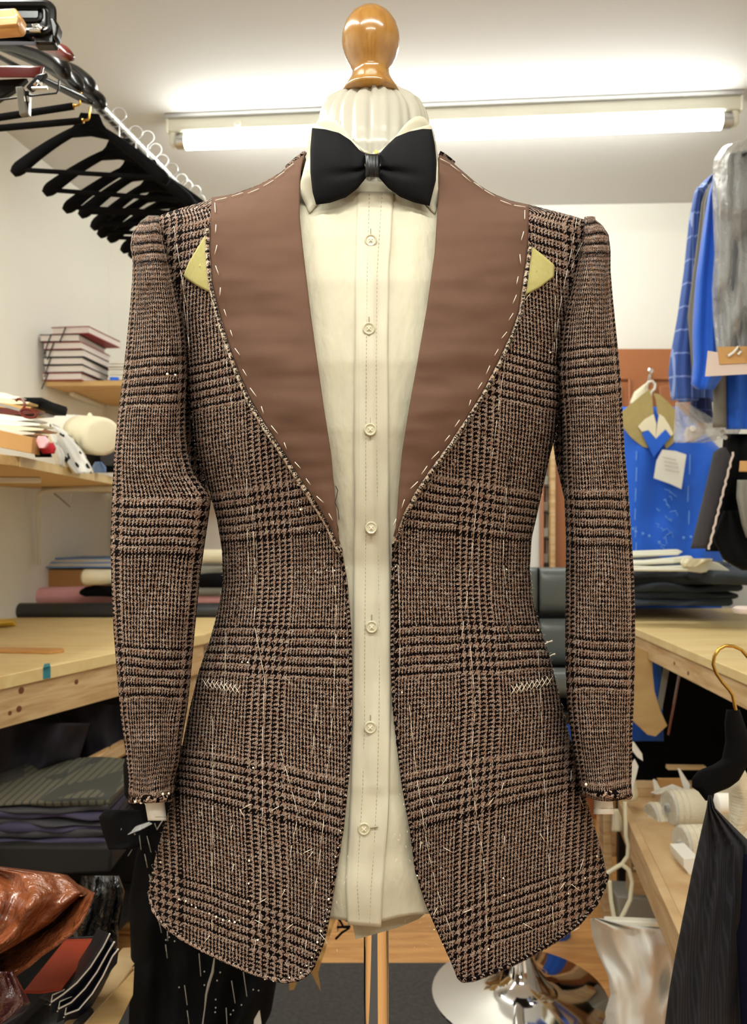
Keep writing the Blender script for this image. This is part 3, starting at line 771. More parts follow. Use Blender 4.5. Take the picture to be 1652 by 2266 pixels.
for path, sd in ((lapTopL, 1), (lapTopR, 1)):
    pp = resample(path, 100); L_ = np.r_[0, np.cumsum(np.hypot(*(pp[1:] - pp[:-1]).T))]; t = 8
    while t < L_[-1] - 26:
        x0, y0 = np.interp(t, L_, pp[:, 0]), np.interp(t, L_, pp[:, 1]); x1, y1 = np.interp(t + 26, L_, pp[:, 0]), np.interp(t + 26, L_, pp[:, 1])
        stitch((x0, y0 + random.uniform(2, 9)), (x1, y1 + random.uniform(2, 9)), .004, .0004, yf=lambda x, y: body_y(x, min(y + 6, 2000), 0, .35) - .004); t += random.uniform(26, 40)
lines = [[(545, 1060), (547, 1180), (552, 1300)], [(558, 1120), (566, 1290), (562, 1380), (585, 1500)], [(585, 1500), (580, 1620), (581, 1760), (577, 1900), (575, 2040), (560, 2110)],
         [(470, 1590), (471, 1720), (470, 1850), (468, 1990)], [(735, 1255), (744, 1330), (742, 1440), (737, 1560), (728, 1680)], [(724, 1690), (715, 1830), (698, 1960), (672, 2120)],
         [(470, 520), (400, 620), (410, 700), (420, 780)], [(350, 560), (362, 600), (398, 690), (410, 760)], [(384, 500), (394, 560), (402, 620), (415, 690), (418, 770)],
         [(489, 690), (500, 800), (513, 905)], [(1180, 640), (1133, 700), (1118, 790), (1100, 920), (1085, 1040)], [(1232, 560), (1228, 690), (1226, 780)], [(1276, 480), (1263, 560), (1245, 640), (1232, 720), (1230, 800)],
         [(1295, 520), (1276, 560), (1262, 600)], [(1058, 1070), (1048, 1180), (1035, 1300), (1020, 1420)], [(1040, 1430), (1052, 1560), (1040, 1700), (1053, 1800), (1070, 1900), (1078, 2090)],
         [(1190, 1440), (1196, 1560), (1202, 1700), (1210, 1830), (1217, 1960), (1226, 2060)], [(880, 1250), (885, 1400), (884, 1480)], [(905, 1560), (918, 1690), (933, 1800), (950, 1900), (975, 2000), (1005, 2080)],
         [(1120, 1080), (1112, 1230), (1122, 1330)], [(620, 1660), (660, 1800), (640, 1900)], [(700, 1560), (690, 1680)], [(500, 1400), (496, 1540)]]
for ln in lines:
    L_ = [0]
    for a_, b_ in zip(ln[:-1], ln[1:]): L_.append(L_[-1] + math.hypot(b_[0] - a_[0], b_[1] - a_[1]))
    t = 0
    while t < L_[-1] - 15 and nst < 150:
        l2 = random.uniform(26, 62); e = min(t + l2, L_[-1])
        g = lambda s_: (np.interp(s_, L_, [p[0] for p in ln]), np.interp(s_, L_, [p[1] for p in ln]))
        stitch(g(t), g(e), .0026, .00021); nst += 1; t = e + random.uniform(5, 16)
for (bx, by, w_) in ((448, 1512, 80), (1130, 1525, 90)):
    for k in range(8):
        x = bx + w_ * k / 8; yy = by - (0 if bx < 800 else 22 * k / 8) + (16 * k / 8 if bx < 800 else 0)
        stitch((x, yy + 12), (x + 14, yy - 10), .003, .00032); stitch((x, yy - 9), (x + 12, yy + 10), .003, .00032)
for k in range(34):
    if k % 2: x = random.uniform(430, 720); y = random.uniform(1650, 2120)
    else: x = random.uniform(930, 1290); y = random.uniform(1650, 2080)
    a_ = random.uniform(-1.2, 1.2); stitch((x, y), (x + 22 * math.sin(a_), y + 24 * math.cos(a_)), .0025, .00030)
# cloth fuzz tacks (tiny knots)
tack_me = None
def tack(x, y, s=1.0, yf=None):
    global tack_me
    p = P(x, y, (yf(x, y) if yf else body_y(x, y, 0)) - .002)
    if tack_me is None:
        o = MB().lathe((p.x, p.y, p.z), [(.0002, -.0011), (.0009, -.0006), (.0011, 0), (.0008, .0007), (.0002, .0011)], 8).build('thread_tack', M['thread'], jk, smooth=True); tack_me = o.data
    else:
        o = bpy.data.objects.new('thread_tack', tack_me); COL.objects.link(o); o.parent = jk
        o.location = p - Vector((0, 0, .0011)) - jk.location
    o.scale = (s, s, s)
tk = [(660, 1073), (665, 1128), (706, 1178), (543, 1273), (697, 1262), (722, 1261), (740, 1262), (763, 1356), (760, 1412), (775, 1470), (535, 1465), (548, 1466), (560, 1699), (771, 1715), (765, 1760), (753, 1838), (748, 1875), (742, 1895), (737, 1918), (735, 1940), (727, 1990), (724, 2012), (719, 2038), (710, 2060), (702, 2085), (699, 2102), (690, 2118), (678, 2136), (665, 2152), (640, 2163), (605, 2170), (586, 2166),
      (355, 1908), (379, 1945), (390, 1978), (396, 1990), (411, 1994), (424, 2002), (433, 2008), (447, 2016), (463, 2021), (478, 2029), (493, 2036), (507, 2038), (519, 2041), (529, 2036), (538, 2030), (546, 2015), (549, 1994), (550, 1955), (551, 1905), (570, 2080), (1120, 1260), (1141, 694), (1143, 727), (1135, 722), (1137, 776), (1217, 780), (1170, 778),
      (1190, 1395), (1210, 1420), (1150, 1445), (896, 1212), (875, 1253), (889, 1532), (923, 1937), (960, 2056), (980, 2088), (1020, 2163), (1113, 1943), (1115, 1980), (1134, 2012), (1190, 2014), (1230, 1998), (1257, 1977), (1294, 1943), (1320, 1895), (1080, 2100), (480, 720), (489, 700), (500, 762), (515, 795), (530, 820)]
for x, y in tk: tack(x, y, random.uniform(.5, 1.05))
for x, y, s in [(299, 1775, 1.2), (312, 1777, 1.2), (322, 1778, 1), (360, 1758, 1.3), (373, 1756, 1), (1296, 1737, 1.4), (1330, 1754, 1.3), (1347, 1757, 1), (370, 829, 1.3), (388, 830, 1)]:
    tack(x, y, s, yf=lambda x, y: (.795 if y > 1000 else .80))
# wool fuzz standing off the cloth
mb = MB(); random.seed(21)
def fz_hair(x, y, base, ln):
    a_ = random.uniform(0, 6.283); x2, y2 = x + ln * math.cos(a_), y + ln * math.sin(a_)
    p, q_ = P(x, y, base), P(x2, y2, base - .0022); m_ = (p + q_) / 2 + Vector((random.uniform(-.0005, .0005), -.0004, random.uniform(-.0005, .0005)))
    w_ = Vector((-(q_ - p).z, 0, (q_ - p).x)).normalized() * .00010
    mb.add([p - w_, p + w_, m_ + w_, m_ - w_, q_], [(0, 1, 2, 3), (3, 2, 4)])
ed_ = [siL, siR, frL[13:], frR[11:], heL, heR]
for e_ in ed_:
    for x, y in resample(e_, 170): fz_hair(x + random.uniform(-2, 2), y, body_y(x, y) if e_ is not siL and e_ is not siR else YC - .012, random.uniform(3, 8))
for e_ in (slLo, slLi, slRo, slRi):
    for x, y in resample(e_, 230): fz_hair(x + random.uniform(-1, 1), y, .848, random.uniform(3, 8))
for k in range(1500):
    x, y = random.uniform(440, 770), random.uniform(640, 2100)
    if random.random() < .5: x = 1640 - x
    if x > fLs(y) + 15 and x < fRs(y) - 15 and not (edge_fn(lapOutL)(y) - 8 < x < edge_fn(lapOutR)(y) + 8 and y < 1215): fz_hair(x, y, body_y(x, y), random.uniform(3, 9))
prop(mb.build('wool_fuzz', M['thread'], jk, auto=None, smooth=True), kind='stuff')
# loose fibre sprouting at the right waist
mb = MB()
for (x0, y0, x1, y1) in [(1216, 1452, 1228, 1447), (1205, 1425, 1222, 1418)]:
    mb.tube([P(x0, y0, .85), P((x0 + x1) / 2, (y0 + y1) / 2 - 1, .848), P(x1, y1, .847)], [.0006, .0006, .001], 5)
mb.build('loose_thread', M['thread'], jk, smooth=True)
mb = MB(); mb.tube([P(x, y, .745) for x, y in [(742, 1075), (747, 1085), (744, 1100), (741, 1112), (748, 1128), (750, 1150)]], .0004, 5); mb.build('loose_thread', M['thread_dk'], jk, smooth=True)

# ================================================================== SHIRT
sh = thing('dress_shirt', 'ivory cotton dress shirt with buttoned placket under the jacket', 'shirt', (P(820, 0, YC).x, YC, P(0, 2078, YC).z))
V = []; F = []; n2 = 160; nv = 200
def shirt_y(px, py):
    u = (px - BCX) / 400.0; u = max(-1, min(1, u)); b = float(np.interp(py, bys, bvs)) - .010
    if py < 440: b = float(np.interp(py, [400, 440], [.066, .068]))
    d = YC - b * (1 - abs(u) ** 2.3) ** .5
    d -= .0016 * nz(px * .02, py * .005, 12) + (.003 * nz(px * .012, py * .012, 15) if py > 1750 else 0)
    return d
for j in range(nv + 1):
    py = 405 + (2030 - 405) * j / nv
    hl = BCX - min(fLs(py) + 14, 700) if py < 470 else BCX - fLs(py) - 16
    hr_ = fRs(py) - BCX - 16
    hl = min(hl, hr_); hl = min(hl, float(np.interp(py, [405, 430, 480, 600, 1900, 2030], [120, 170, 320, 395, 395, 380])))
    b = float(np.interp(py, bys, bvs)) - .010
    if py < 440: b = float(np.interp(py, [405, 440], [.062, .068]))
    for i in range(n2):
        a = 2 * math.pi * i / n2; u = math.cos(a); q = math.sin(a)
        px = BCX + hl * u
        if q > 0:
            dd = YC - b * q ** .95 - (.0030 * nz(px * .018, py * .006, 12) + .0030 * nz(px * .05, py * .004, 22)) * q
            if py > 1750: dd -= .005 * nz(px * .012, py * .01, 15) * q
            bot = 0
            if py > 1950: bot = (py - 1950) / 80.0 * (16 * max(0, u) ** .5 * -1 + 14 * math.exp(-((px - 820) / 60) ** 2)) 
            V.append(P(px, py + bot, dd))
        else:
            z0 = P(px, py, YC).z; V.append(Vector((P(px, 0, YC).x, YC - q * b * .9, z0)))
for j in range(nv):
    for i in range(n2):
        i2 = (i + 1) % n2; F.append((j * n2 + i, (j + 1) * n2 + i, (j + 1) * n2 + i2, j * n2 + i2))
F.append(tuple(range(n2)))
link('shirt_body', V, F, M['shirt'], sh, solid=.0012)
def shy(x, y): # front depth of the shirt body as built
    b = float(np.interp(y, bys, bvs)) - .010
    if y < 440: b = float(np.interp(y, [405, 440], [.062, .068]))
    hl = min(BCX - fLs(y) - 16, fRs(y) - BCX - 16, float(np.interp(y, [405, 430, 480, 600, 1900, 2030], [120, 170, 320, 395, 395, 380])))
    u = max(-1, min(1, (x - BCX) / hl)); q = math.sqrt(1 - u * u)
    d = YC - b * q ** .95 - (.0030 * nz(x * .018, y * .006, 12) + .0030 * nz(x * .05, y * .004, 22)) * q
    if y > 1750: d -= .005 * nz(x * .012, y * .01, 15) * q
    return d
plL = [(791, 424), (786, 600), (784, 800), (783, 1000), (783, 1200), (781, 1400), (780, 1600), (776, 1750), (768, 1880), (764, 1960), (769, 2046)]
plR = [(871, 424), (860, 600), (858, 800), (859, 1000), (862, 1200), (864, 1350), (865, 1500), (864, 1600), (860, 1750), (853, 1880), (847, 1960), (843, 2052)]
g = coons([plL[0], plR[0]], [plL[-1], plR[-1]], plL, plR, 14, 160)
plf = lambda x, y: min(shy(x - 12, y), shy(x, y), shy(x + 12, y)) - .0028
patch('placket', g, lambda x, y, s, v: plf(x, y) - .0006 * math.sin(math.pi * s) - .0006 * nz(x * .03, y * .02, 3), M['placket'], sh, solid=.0018)
def seam(xs, name='stitch_line', mt=None, r=.00025, dash=True):
    mb = MB(); fx = edge_fn(xs); y = xs[0][1] + 4
    while y < xs[-1][1] - 8:
        y2 = y + (5 if dash else 20); mb.tube([P(fx(y), y, plf(fx(y), y) - .0006), P(fx(y2), y2, plf(fx(y2), y2) - .0006)], r, 4); y = y2 + (4 if dash else -1)
    mb.build(name, mt or M['shirt_seam'], sh)
seam(shift(plL, 26)); seam(shift(plR, -26))
bt_ = [(820, 533), (816, 728), (819, 951), (821, 1168), (822, 1387), (819, 1609), (805, 1833)]
b0 = None
for i, (x, y) in enumerate(bt_):
    p = P(x, y, plf(x, y) - .0006); r = 14.0 / FPX * .77
    prof = [(.0003, .0001), (r * .95, .0), (r, -.0008), (r * .98, -.0016), (r * .86, -.0024), (r * .74, -.0022), (r * .66, -.0015), (.0003, -.0015)]
    if b0 is None:
        b0 = MB().lathe((p.x, p.y, p.z), prof, 32, ax=(0, 1, 0)).build('button', M['button'], sh, smooth=True)
        dz = p - b0.location - sh.location
        mb = MB()
        for sx, sy in ((-1, -1), (1, -1), (-1, 1), (1, 1)):
            mb.tube([p + Vector((sx * .0014, -.0012, sy * .0014)), p + Vector((sx * .0014, -.0024, sy * .0014)), p + Vector((-sx * .0004, -.0026, -sy * .0004))], .0005, 5)
        t0 = mb.build('button_thread', M['thread'], b0)
    else:
        b1 = b0.copy(); COL.objects.link(b1); b1.location = p - dz - sh.location; b1.parent = sh
        t1 = t0.copy(); COL.objects.link(t1); t1.parent = b1
    mb = MB()
    if i < 6: mb.tube([P(x, y - 27, plf(x, y) - .0005), P(x, y + 21, plf(x, y) - .0005)], .0005, 4)
    else: mb.tube([P(x + 10, y - 1, plf(x, y) - .0012), P(x + 31, y - 4, plf(x, y) - .0012)], .0009, 4)
    mb.build('buttonhole', M['shirt_seam'], sh)
# inner tail corner and hem band
pplate('inner_tail', [(778, 2035), (842, 2040), (930, 2005), (941, 2022), (925, 2034), (880, 2053), (786, 2079)], .80, .0012, M['shirt'], sh)
# collar stand and leaves
V = []; F = []
for j, (py, rr, yo) in enumerate([(285, 126, 0), (300, 127, 0), (330, 128, 0), (365, 128, 0), (400, 128, .002), (424, 130, .004)]):
    for k in range(49):
        t = 2 * math.pi * k / 48 - math.pi / 2
        a = abs(((t + math.pi / 2 + math.pi) % (2 * math.pi)) - math.pi)   # angle from the front
        dip = 112 * math.exp(-(a / .55) ** 2) * (1 - j / 5)
        V.append((P(824 + 0, 0, YC).x + fr(rr) * math.cos(t), YC + (fr(rr) * .93 + yo) * math.sin(t), fz(py + dip)))
for j in range(5):
    for k in range(48): F.append((j * 49 + k, (j + 1) * 49 + k, (j + 1) * 49 + k + 1, j * 49 + k + 1))
link('collar_stand', V, F, M['placket'], sh, solid=.0015)
def neck_y(x, off):
    u = max(-.99, min(.99, (x - 824) / 148.0)); return YC - fr(128) * .98 * math.sqrt(1 - u * u) - off
for poly in ([(693, 273), (708, 279), (745, 292), (790, 322), (810, 348), (800, 380), (755, 402), (710, 440), (684, 470), (665, 430), (664, 405), (678, 350), (684, 300)],
             [(952, 275), (915, 285), (880, 305), (850, 325), (836, 345), (850, 380), (900, 405), (940, 448), (963, 471), (969, 440), (969, 350), (962, 300), (958, 285)]):
    dn_ = resample(poly + [poly[0]], 61)[:-1]; c = dn_.mean(0); V = []; F = []; n = len(dn_)
    for j in range(7):
        for x, y in dn_:
            xx, yy = c + (np.array([x, y]) - c) * j / 6; V.append(P(xx, yy, min(neck_y(xx, .010 + max(0, (yy - 380)) * .00012), .86 if yy < 330 else (.86 + (min(shy(xx, max(yy, 415)), .815) - .0065 - .86) * min(1, (yy - 330) / 60)))))
    for j in range(6):
        for k in range(n): F.append((j * n + k, j * n + (k + 1) % n, (j + 1) * n + (k + 1) % n, (j + 1) * n + k))
    o = link('collar_leaf', V, F, M['placket'], sh)
    if o.data.polygons[len(o.data.polygons) // 2].normal.y > 0: o.data.flip_normals()
    m = o.modifiers.new('s', 'SOLIDIFY'); m.thickness = .0022; m.offset = -1
MB().lathe(P(832, 336, .748), [(.0003, -.0005), (.0016, -.0005), (.0017, .0), (.001, .0005)], 16, ax=(0, 1, 0)).build('collar_stud', M['gold'], sh, smooth=True)
# cuffs
for L2, R2 in (([(324, 1745), (320, 1775), (328, 1821)], [(366, 1745), (364, 1775), (369, 1816)]), ([(1318, 1735), (1314, 1765), (1312, 1802)], [(1352, 1735), (1354, 1765), (1358, 1802)])):
    c_ = drape('cuff', L2, R2, .832, .017, M['paper'], sh, nv=12, pw=2.6)
    mb = MB(); cx_ = (L2[2][0] + R2[2][0]) / 2; w_ = (R2[2][0] - L2[2][0]) / 2
    pts = [P(cx_ + w_ * 1.0 * math.cos(math.pi * k / 16), L2[2][1] - 13, .832 - .0172 * math.sin(math.pi * k / 16) ** .8) for k in range(17)]
    mb.tube(pts, .0003, 4); mb.build('stitch_line', M['shirt_seam'], sh)

# ================================================================== BOW TIE
bw = thing('bow_tie', 'black bow tie with pinched knot at the shirt collar', 'bow tie', P(824, 452, .745))
def wing(name, top, bot, left, right, kx_):
    g = coons(top, bot, left, right, 30, 24); V = []; F = []
    nv_, nu_ = 24, 30
    for side in (1, -1):
        for j in range(nv_ + 1):
            for i in range(nu_ + 1):
                x, y = g[j, i]; s = i / nu_; v = j / nv_
                dist = abs(x - kx_) / 135.0
                th = .010 * min(1, .45 + dist) * (math.sin(math.pi * v) ** .5) * (max(0, math.sin(math.pi * min(max(s, .0), 1))) ** .35 if True else 1)
                pin = .0045 * math.exp(-((v - .62) / .07) ** 2) * max(0, 1 - dist * 1.1)
                d = min(neck_y(x, .017), .795) - .002 - side * th + (pin * side if side > 0 else 0) 
                V.append(P(x, y, d))
    n = (nv_ + 1) * (nu_ + 1)
    for s in range(2):
        for j in range(nv_):
            for i in range(nu_):
                a = s * n + j * (nu_ + 1) + i; q = (a, a + nu_ + 1, a + nu_ + 2, a + 1); F.append(q if s == 0 else q[::-1])
    mb = MB(); mb.add(V, F); o = mb.build(name, M['bow'], bw, smooth=True, auto=None)
    return o
wing('wing', [(690, 283), (720, 286), (750, 294), (775, 310), (795, 332), (810, 341)], [(699, 453), (730, 449), (765, 437), (790, 418), (810, 393)],
     [(690, 283), (686, 330), (686, 380), (691, 425), (699, 453)], [(810, 341), (807, 365), (810, 393)], 824)
wing('wing', [(838, 341), (852, 325), (875, 303), (905, 291), (935, 285), (955, 286)], [(838, 393), (858, 416), (885, 436), (915, 448), (950, 456)],
     [(838, 341), (841, 365), (838, 393)], [(955, 286), (962, 320), (966, 360), (964, 400), (955, 435), (950, 456)], 824)
V = []; F = []
for j in range(13):
    v = j / 12
    for i in range(25):
        a = math.pi * i / 24; x = 824 - 17.5 * math.cos(a) * (1 - .06 * math.sin(math.pi * v)); y = 341 + 51 * v
        V.append(P(x, y, neck_y(824, .020) - .011 * math.sin(a) ** .5 - .004 * math.sin(math.pi * v) + .0006 * math.sin(x * .9)))
for j in range(12):
    for i in range(24): F.append((j * 25 + i, (j + 1) * 25 + i, (j + 1) * 25 + i + 1, j * 25 + i + 1))
mb = MB(); mb.add(V, F); o = mb.build('knot', M['bowknot'], bw, smooth=True, auto=None); m = o.modifiers.new('s', 'SOLIDIFY'); m.thickness = .002

# ================================================================== CLOTHES RAIL AND HANGERS (left)
def rail_pt(d, up=.95):
    return Vector((-.92 + .1544 * d, d, CAMZ + up))
rl = thing('clothes_rail', 'silver metal clothes rail wrapped in clear film along the left wall', 'rail', rail_pt(2.0))
MB().tube([rail_pt(.9), rail_pt(3.24)], .0135, 20).build('rail_tube', M['steel'], rl, smooth=True)
mb = MB(); pts = []
for k in range(700):
    d = 1.75 + 1.4 * k / 700; a = k * .45; p = rail_pt(d); pts.append(p + Vector((.0150 * math.cos(a), 0, .0150 * math.sin(a))))
mb.tube(pts, .0010, 4); mb.build('film_wrap', M['plasticwrap'], rl, smooth=True)
for d in (1.3, 3.1):
    p = rail_pt(d); MB().tube([p, p + Vector((0, 0, CEILZ - p.z))], .008, 10).build('ceiling_bracket', M['steel'], rl, smooth=True)

def arm_mesh(w_, drop, r0, r1, fl=1.35, n=16, one=None):
    pts = []; rr = []; N = 44
    for k in range(N + 1):
        t = -1 + 2 * k / N; 
        if one == 'r' and t < 0: continue
        pts.append(Vector((w_ / 2 * t, 0.012 * abs(t) ** 3, -drop * abs(t) ** 1.25))); rr.append(r0 + (r1 - r0) * abs(t) ** 1.6)
    rr[-1] *= .5; rr[-2] *= .85
    if one is None: rr[0] *= .5; rr[1] *= .85
    mb = MB(); mb.tube(pts, rr, n)
    return mb
def hook_pts(h=.070, r=.0158, z0=.0):
    pts = [Vector((0, 0, z0)), Vector((0, 0, z0 + h - r * 1.4))]
    for k in range(12):
        a = -math.pi / 2 * .6 + k * math.pi * 1.25 / 11
        pts.append(Vector((r * math.cos(a) * 1.0 - 0.0 * r, 0, z0 + h + r * math.sin(a))))
    return pts
def make_hanger(name, label, mt, w_=.36, drop=.115, hookm=None, r0=.011, r1=.019, bar=True):
    t = thing(name, label, 'hanger', (0, 0, 0))
    mb = arm_mesh(w_, drop, r0, r1)
    mb.prism([Vector((-.020, -.007, .024)), Vector((.020, -.007, .024)), Vector((.030, -.007, .0)), Vector((.055, -.007, -.030)), Vector((0, -.007, -.022)), Vector((-.055, -.007, -.030)), Vector((-.030, -.007, .0))], (0, .014, 0))
    mb.build('hanger_arms', mt, t, smooth=True, auto=None)
    if bar: MB().tube([(-w_ * .45, .006, -drop * .93), (w_ * .45, .006, -drop * .93)], .0055, 8).build('trouser_bar', mt, t, smooth=True)
    MB().tube(hook_pts(z0=.012), .0014, 6).build('hook', hookm or M['steel'], t, smooth=True)
    return t
def dup(root, loc, rz, label=None, group=None, tilt=0.0):
    r = root.copy(); COL.objects.link(r); r.location = loc; r.rotation_euler = (tilt, 0, rz)
    if label: r['label'] = label
    if group: r['group'] = group
    for ch in list(root.children):
        c = ch.copy(); COL.objects.link(c); c.parent = r
    return r
HG = 'black plastic coat hangers on the rail'
h0 = make_hanger('coat_hanger', 'matt black coat hanger nearest of the bunch, whole triangle visible', M['velvet'], w_=.34, r0=.009, r1=.016)
def hang(h, d, rz, lab=None, dupe=True, dx=0, low=.092, grp=HG):
    p = rail_pt(d) - Vector((0, 0, low)); p.x += dx
    if dupe: return dup(h, p, rz, lab, grp)
    h.location = p; h.rotation_euler = (0, 0, rz); h['group'] = grp; return h
hang(h0, 1.84, math.radians(8), dupe=False, dx=-.004, low=.058)
deep = 'black hanger packed in the dark bunch far behind the nearest black hanger'
ordn = ['second', 'third', 'fourth', 'fifth', 'sixth', 'seventh']
for k, d in enumerate([1.93, 1.99, 2.04, 2.10, 2.15, 2.21, 2.27, 2.33, 2.38, 2.44, 2.50, 2.56, 2.62]):
    hang(h0, d, math.radians(random.uniform(-6, 12)), deep if k > 5 else 'matt black coat hanger, %s from the nearest one in the dark bunch' % ordn[k], dx=.030 + random.uniform(-.012, .012), low=.070 + random.uniform(0, .02))
def near_arm(label, pts, d, r, mt):
    t = thing('coat_hanger', label, 'hanger', P(pts[0][0], pts[0][1], d)); t['group'] = 'hanger arms overlapping along the rail'
    pp = smooth_poly(pts, 26, 2); n_ = len(pp)
    rr = [r * (.6 + .55 * (k / n_)) for k in range(n_)]; rr[-1] *= .4; rr[-2] *= .75
    MB().tube([P(x, y, d + .10 * (1 - k / n_)) for k, (x, y) in enumerate(pp)], rr, 18).build('hanger_arms', mt, t, smooth=True, auto=None)
near_arm('glossy mahogany hanger arm pointing right, uppermost below the black clamps', [(-80, 60), (20, 80), (75, 90), (110, 103), (140, 117), (160, 128)], 1.36, .0115, M['mahog'])
near_arm('glossy black hanger arm just below the mahogany one', [(-60, 90), (30, 100), (90, 118), (130, 140), (150, 168)], 1.42, .0140, M['blackplast'])
near_arm('glossy black hanger arm, second below the mahogany one', [(-20, 95), (60, 125), (120, 150), (160, 172), (180, 198)], 1.50, .0130, M['blackplast'])
near_arm('glossy black hanger arm lying highest against the silver rail', [(60, 110), (120, 135), (170, 160), (196, 184), (204, 200)], 1.62, .0130, M['blackplast'])
near_arm('glossy black hanger arm nearest the bare silver part of the rail', [(90, 140), (150, 178), (190, 203), (214, 216), (228, 236)], 1.68, .0140, M['blackplast'])
near_arm('long black hanger bar beneath the glossy arms', [(-30, 110), (60, 160), (120, 188), (180, 216), (205, 228)], 1.47, .0070, M['blackplast'])
# far bare wooden hanger at the bottom of the bunch
hw = make_hanger('coat_hanger', 'pale wooden bar hanger lowest in the dark bunch', M['lightwood'], w_=.36, drop=.1, hookm=M['steel'])
hw.location = rail_pt(2.50) - Vector((-.03, 0, .125)); hw.rotation_euler = (0, 0, math.radians(5)); hw['group'] = 'wooden hangers on the rail'

# trouser bars with gold ends
def trouser_hanger(label, a, b, d, th):
    t = thing('trouser_hanger', label, 'hanger', P((a[0] + b[0]) / 2, (a[1] + b[1]) / 2, d)); t['group'] = 'black padded trouser bars'
    MB().tube([P(a[0], a[1], d), P(b[0], b[1], d)], th, 14).build('padded_bar', M['velvet'], t, smooth=True)
    MB().tube([P(b[0] - 2, b[1] + 1, d), P(b[0] + 3, b[1], d)], th * .75, 12).build('end_cap', M['gold'], t, smooth=True)
    MB().tube([P(b[0] + 2, b[1], d), P(b[0] + 13, b[1] - 3, d), P(b[0] + 15, b[1] - 6, d), P(b[0] + 17, b[1] - 30, d)], .0022, 6).build('hook', M['gold'], t, smooth=True)
trouser_hanger('black padded trouser bar with brass end, upper of two', (-60, 269), (162, 235), 1.48, .0062)
trouser_hanger('black padded trouser bar with brass end, lower of two', (-60, 289), (182, 267), 1.55, .0062)
# clip hanger: dark red bar, wire and clips
t = thing('clip_hanger', 'dark red wooden clip hanger with steel clips at the left edge', 'hanger', P(20, 190, 1.32))
drape('hanger_bar', [(-80, 146), (-80, 186)], [(100, 140), (92, 172)], 1.32, .008, M['mahog'], t, nv=8, nu=16, pw=3)
pplate('lower_arm', [(-60, 178), (60, 172), (40, 192), (-10, 224), (-60, 232)], 1.325, .012, M['blackplast'], t, bevel=.002)
MB().tube([P(-40, 226, 1.31), P(10, 220, 1.31), P(60, 213, 1.31), P(125, 206, 1.31), P(130, 196, 1.31), P(131, 178, 1.31)], .0016, 6).build('wire', M['blackplast'], t, smooth=True)
pplate('clip', [(33, 191), (50, 190), (60, 250), (42, 254)], 1.30, .010, M['greycloth'], t, bevel=.002)
pplate('clip', [(55, 198), (64, 201), (62, 252), (56, 250)], 1.305, .012, M['blackplast'], t, bevel=.001)
MB().tube([P(58, 215, 1.30), P(60, 226, 1.30)], .004, 10).build('clip_spring', M['chrome'], t, smooth=True)
pplate('clip', [(56, 192), (82, 164), (104, 160), (84, 188), (66, 200)], 1.31, .010, M['blackplast'], t, bevel=.002)
MB().tube([P(71, 196, 1.30), P(105, 195, 1.30)], .0026, 8).build('clip_lever', M['steel'], t, smooth=True)
MB().tube([P(76, 190, 1.30), P(84, 182, 1.30), P(92, 186, 1.30)], .003, 8).build('clip_spring', M['chrome'], t, smooth=True)
# bundle of black clamp hangers, top left
t = thing('clamp_hanger', 'bundle-top black plastic clamp hanger with rounded end at the top left corner', 'hanger', P(40, 60, 1.2))
def rrect(x0, y0, x1, y1, r, n=6):
    o = []
    for cx_, cy_, a0 in ((x1 - r, y0 + r, -90), (x1 - r, y1 - r, 0), (x0 + r, y1 - r, 90), (x0 + r, y0 + r, 180)):
        for k in range(n + 1):
            a = math.radians(a0 + 90 * k / n); o.append((cx_ + r * math.cos(a), cy_ + r * math.sin(a)))
    return o
MB().tube([P(x, y, 1.2) for x, y in rrect(-120, 9, 116, 72, 18)] + [P(98, 9, 1.2)], .0062, 8).build('clamp_frame', M['blackplast'], t, smooth=True)
MB().tube([P(x, y, 1.21) for x, y in rrect(-120, 17, 90, 46, 9)] + [P(81, 17, 1.21)], .0042, 8).build('clamp_frame', M['blackplast'], t, smooth=True)
pplate('clamp_plate', rrect(-120, 14, 104, 66, 12), 1.23, .02, M['blackplast'], t, bevel=.003)
MB().tube([P(72, 58, 1.19), P(84, 56, 1.19), P(98, 62, 1.19), P(90, 68, 1.19), P(66, 68, 1.19)], .0028, 8).build('clamp_spring', M['chrome'], t, smooth=True)
pplate('clip', [(108, 40), (120, 38), (128, 56), (124, 82), (116, 84), (112, 62)], 1.19, .02, M['blackplast'], t, bevel=.003)
t = thing('clamp_hanger', 'black clamp hanger under the topmost clamp, with brown grooved bar', 'hanger', P(40, 105, 1.22))
drape('grooved_bar', [(-80, 76), (-80, 108)], [(66, 72), (80, 98)], 1.215, .010, M['blackplast'], t, nv=8, pw=3)
drape('grooved_bar', [(-80, 92), (-80, 112)], [(76, 84), (82, 100)], 1.20, .008, M['dkgrey'], t, nv=8, pw=3)
pplate('clip', rrect(72, 66, 120, 97, 7), 1.20, .02, M['blackplast'], t, bevel=.003)
MB().lathe(P(87, 60, 1.185), [(.0025, -.001), (.004, 0), (.0025, .001)], 12, ax=(0, 1, 0)).build('clip_rivet', M['chrome'], t, smooth=True)
lw_ = thing('bar_hanger', 'pale varnished wooden trouser bar end at the top left edge', 'hanger', P(10, 68, 1.1))
pplate('wooden_bar', [(-60, 24), (33, 17), (40, 26), (46, 36), (44, 56), (38, 63), (-60, 71)], 1.10, .02, M['lightwood'], lw_, bevel=.0018)
pplate('wooden_bar', [(-60, 42), (30, 36), (37, 30), (41, 38), (38, 54), (-60, 62)], 1.094, .008, M['lightwood'], lw_, bevel=.0015)

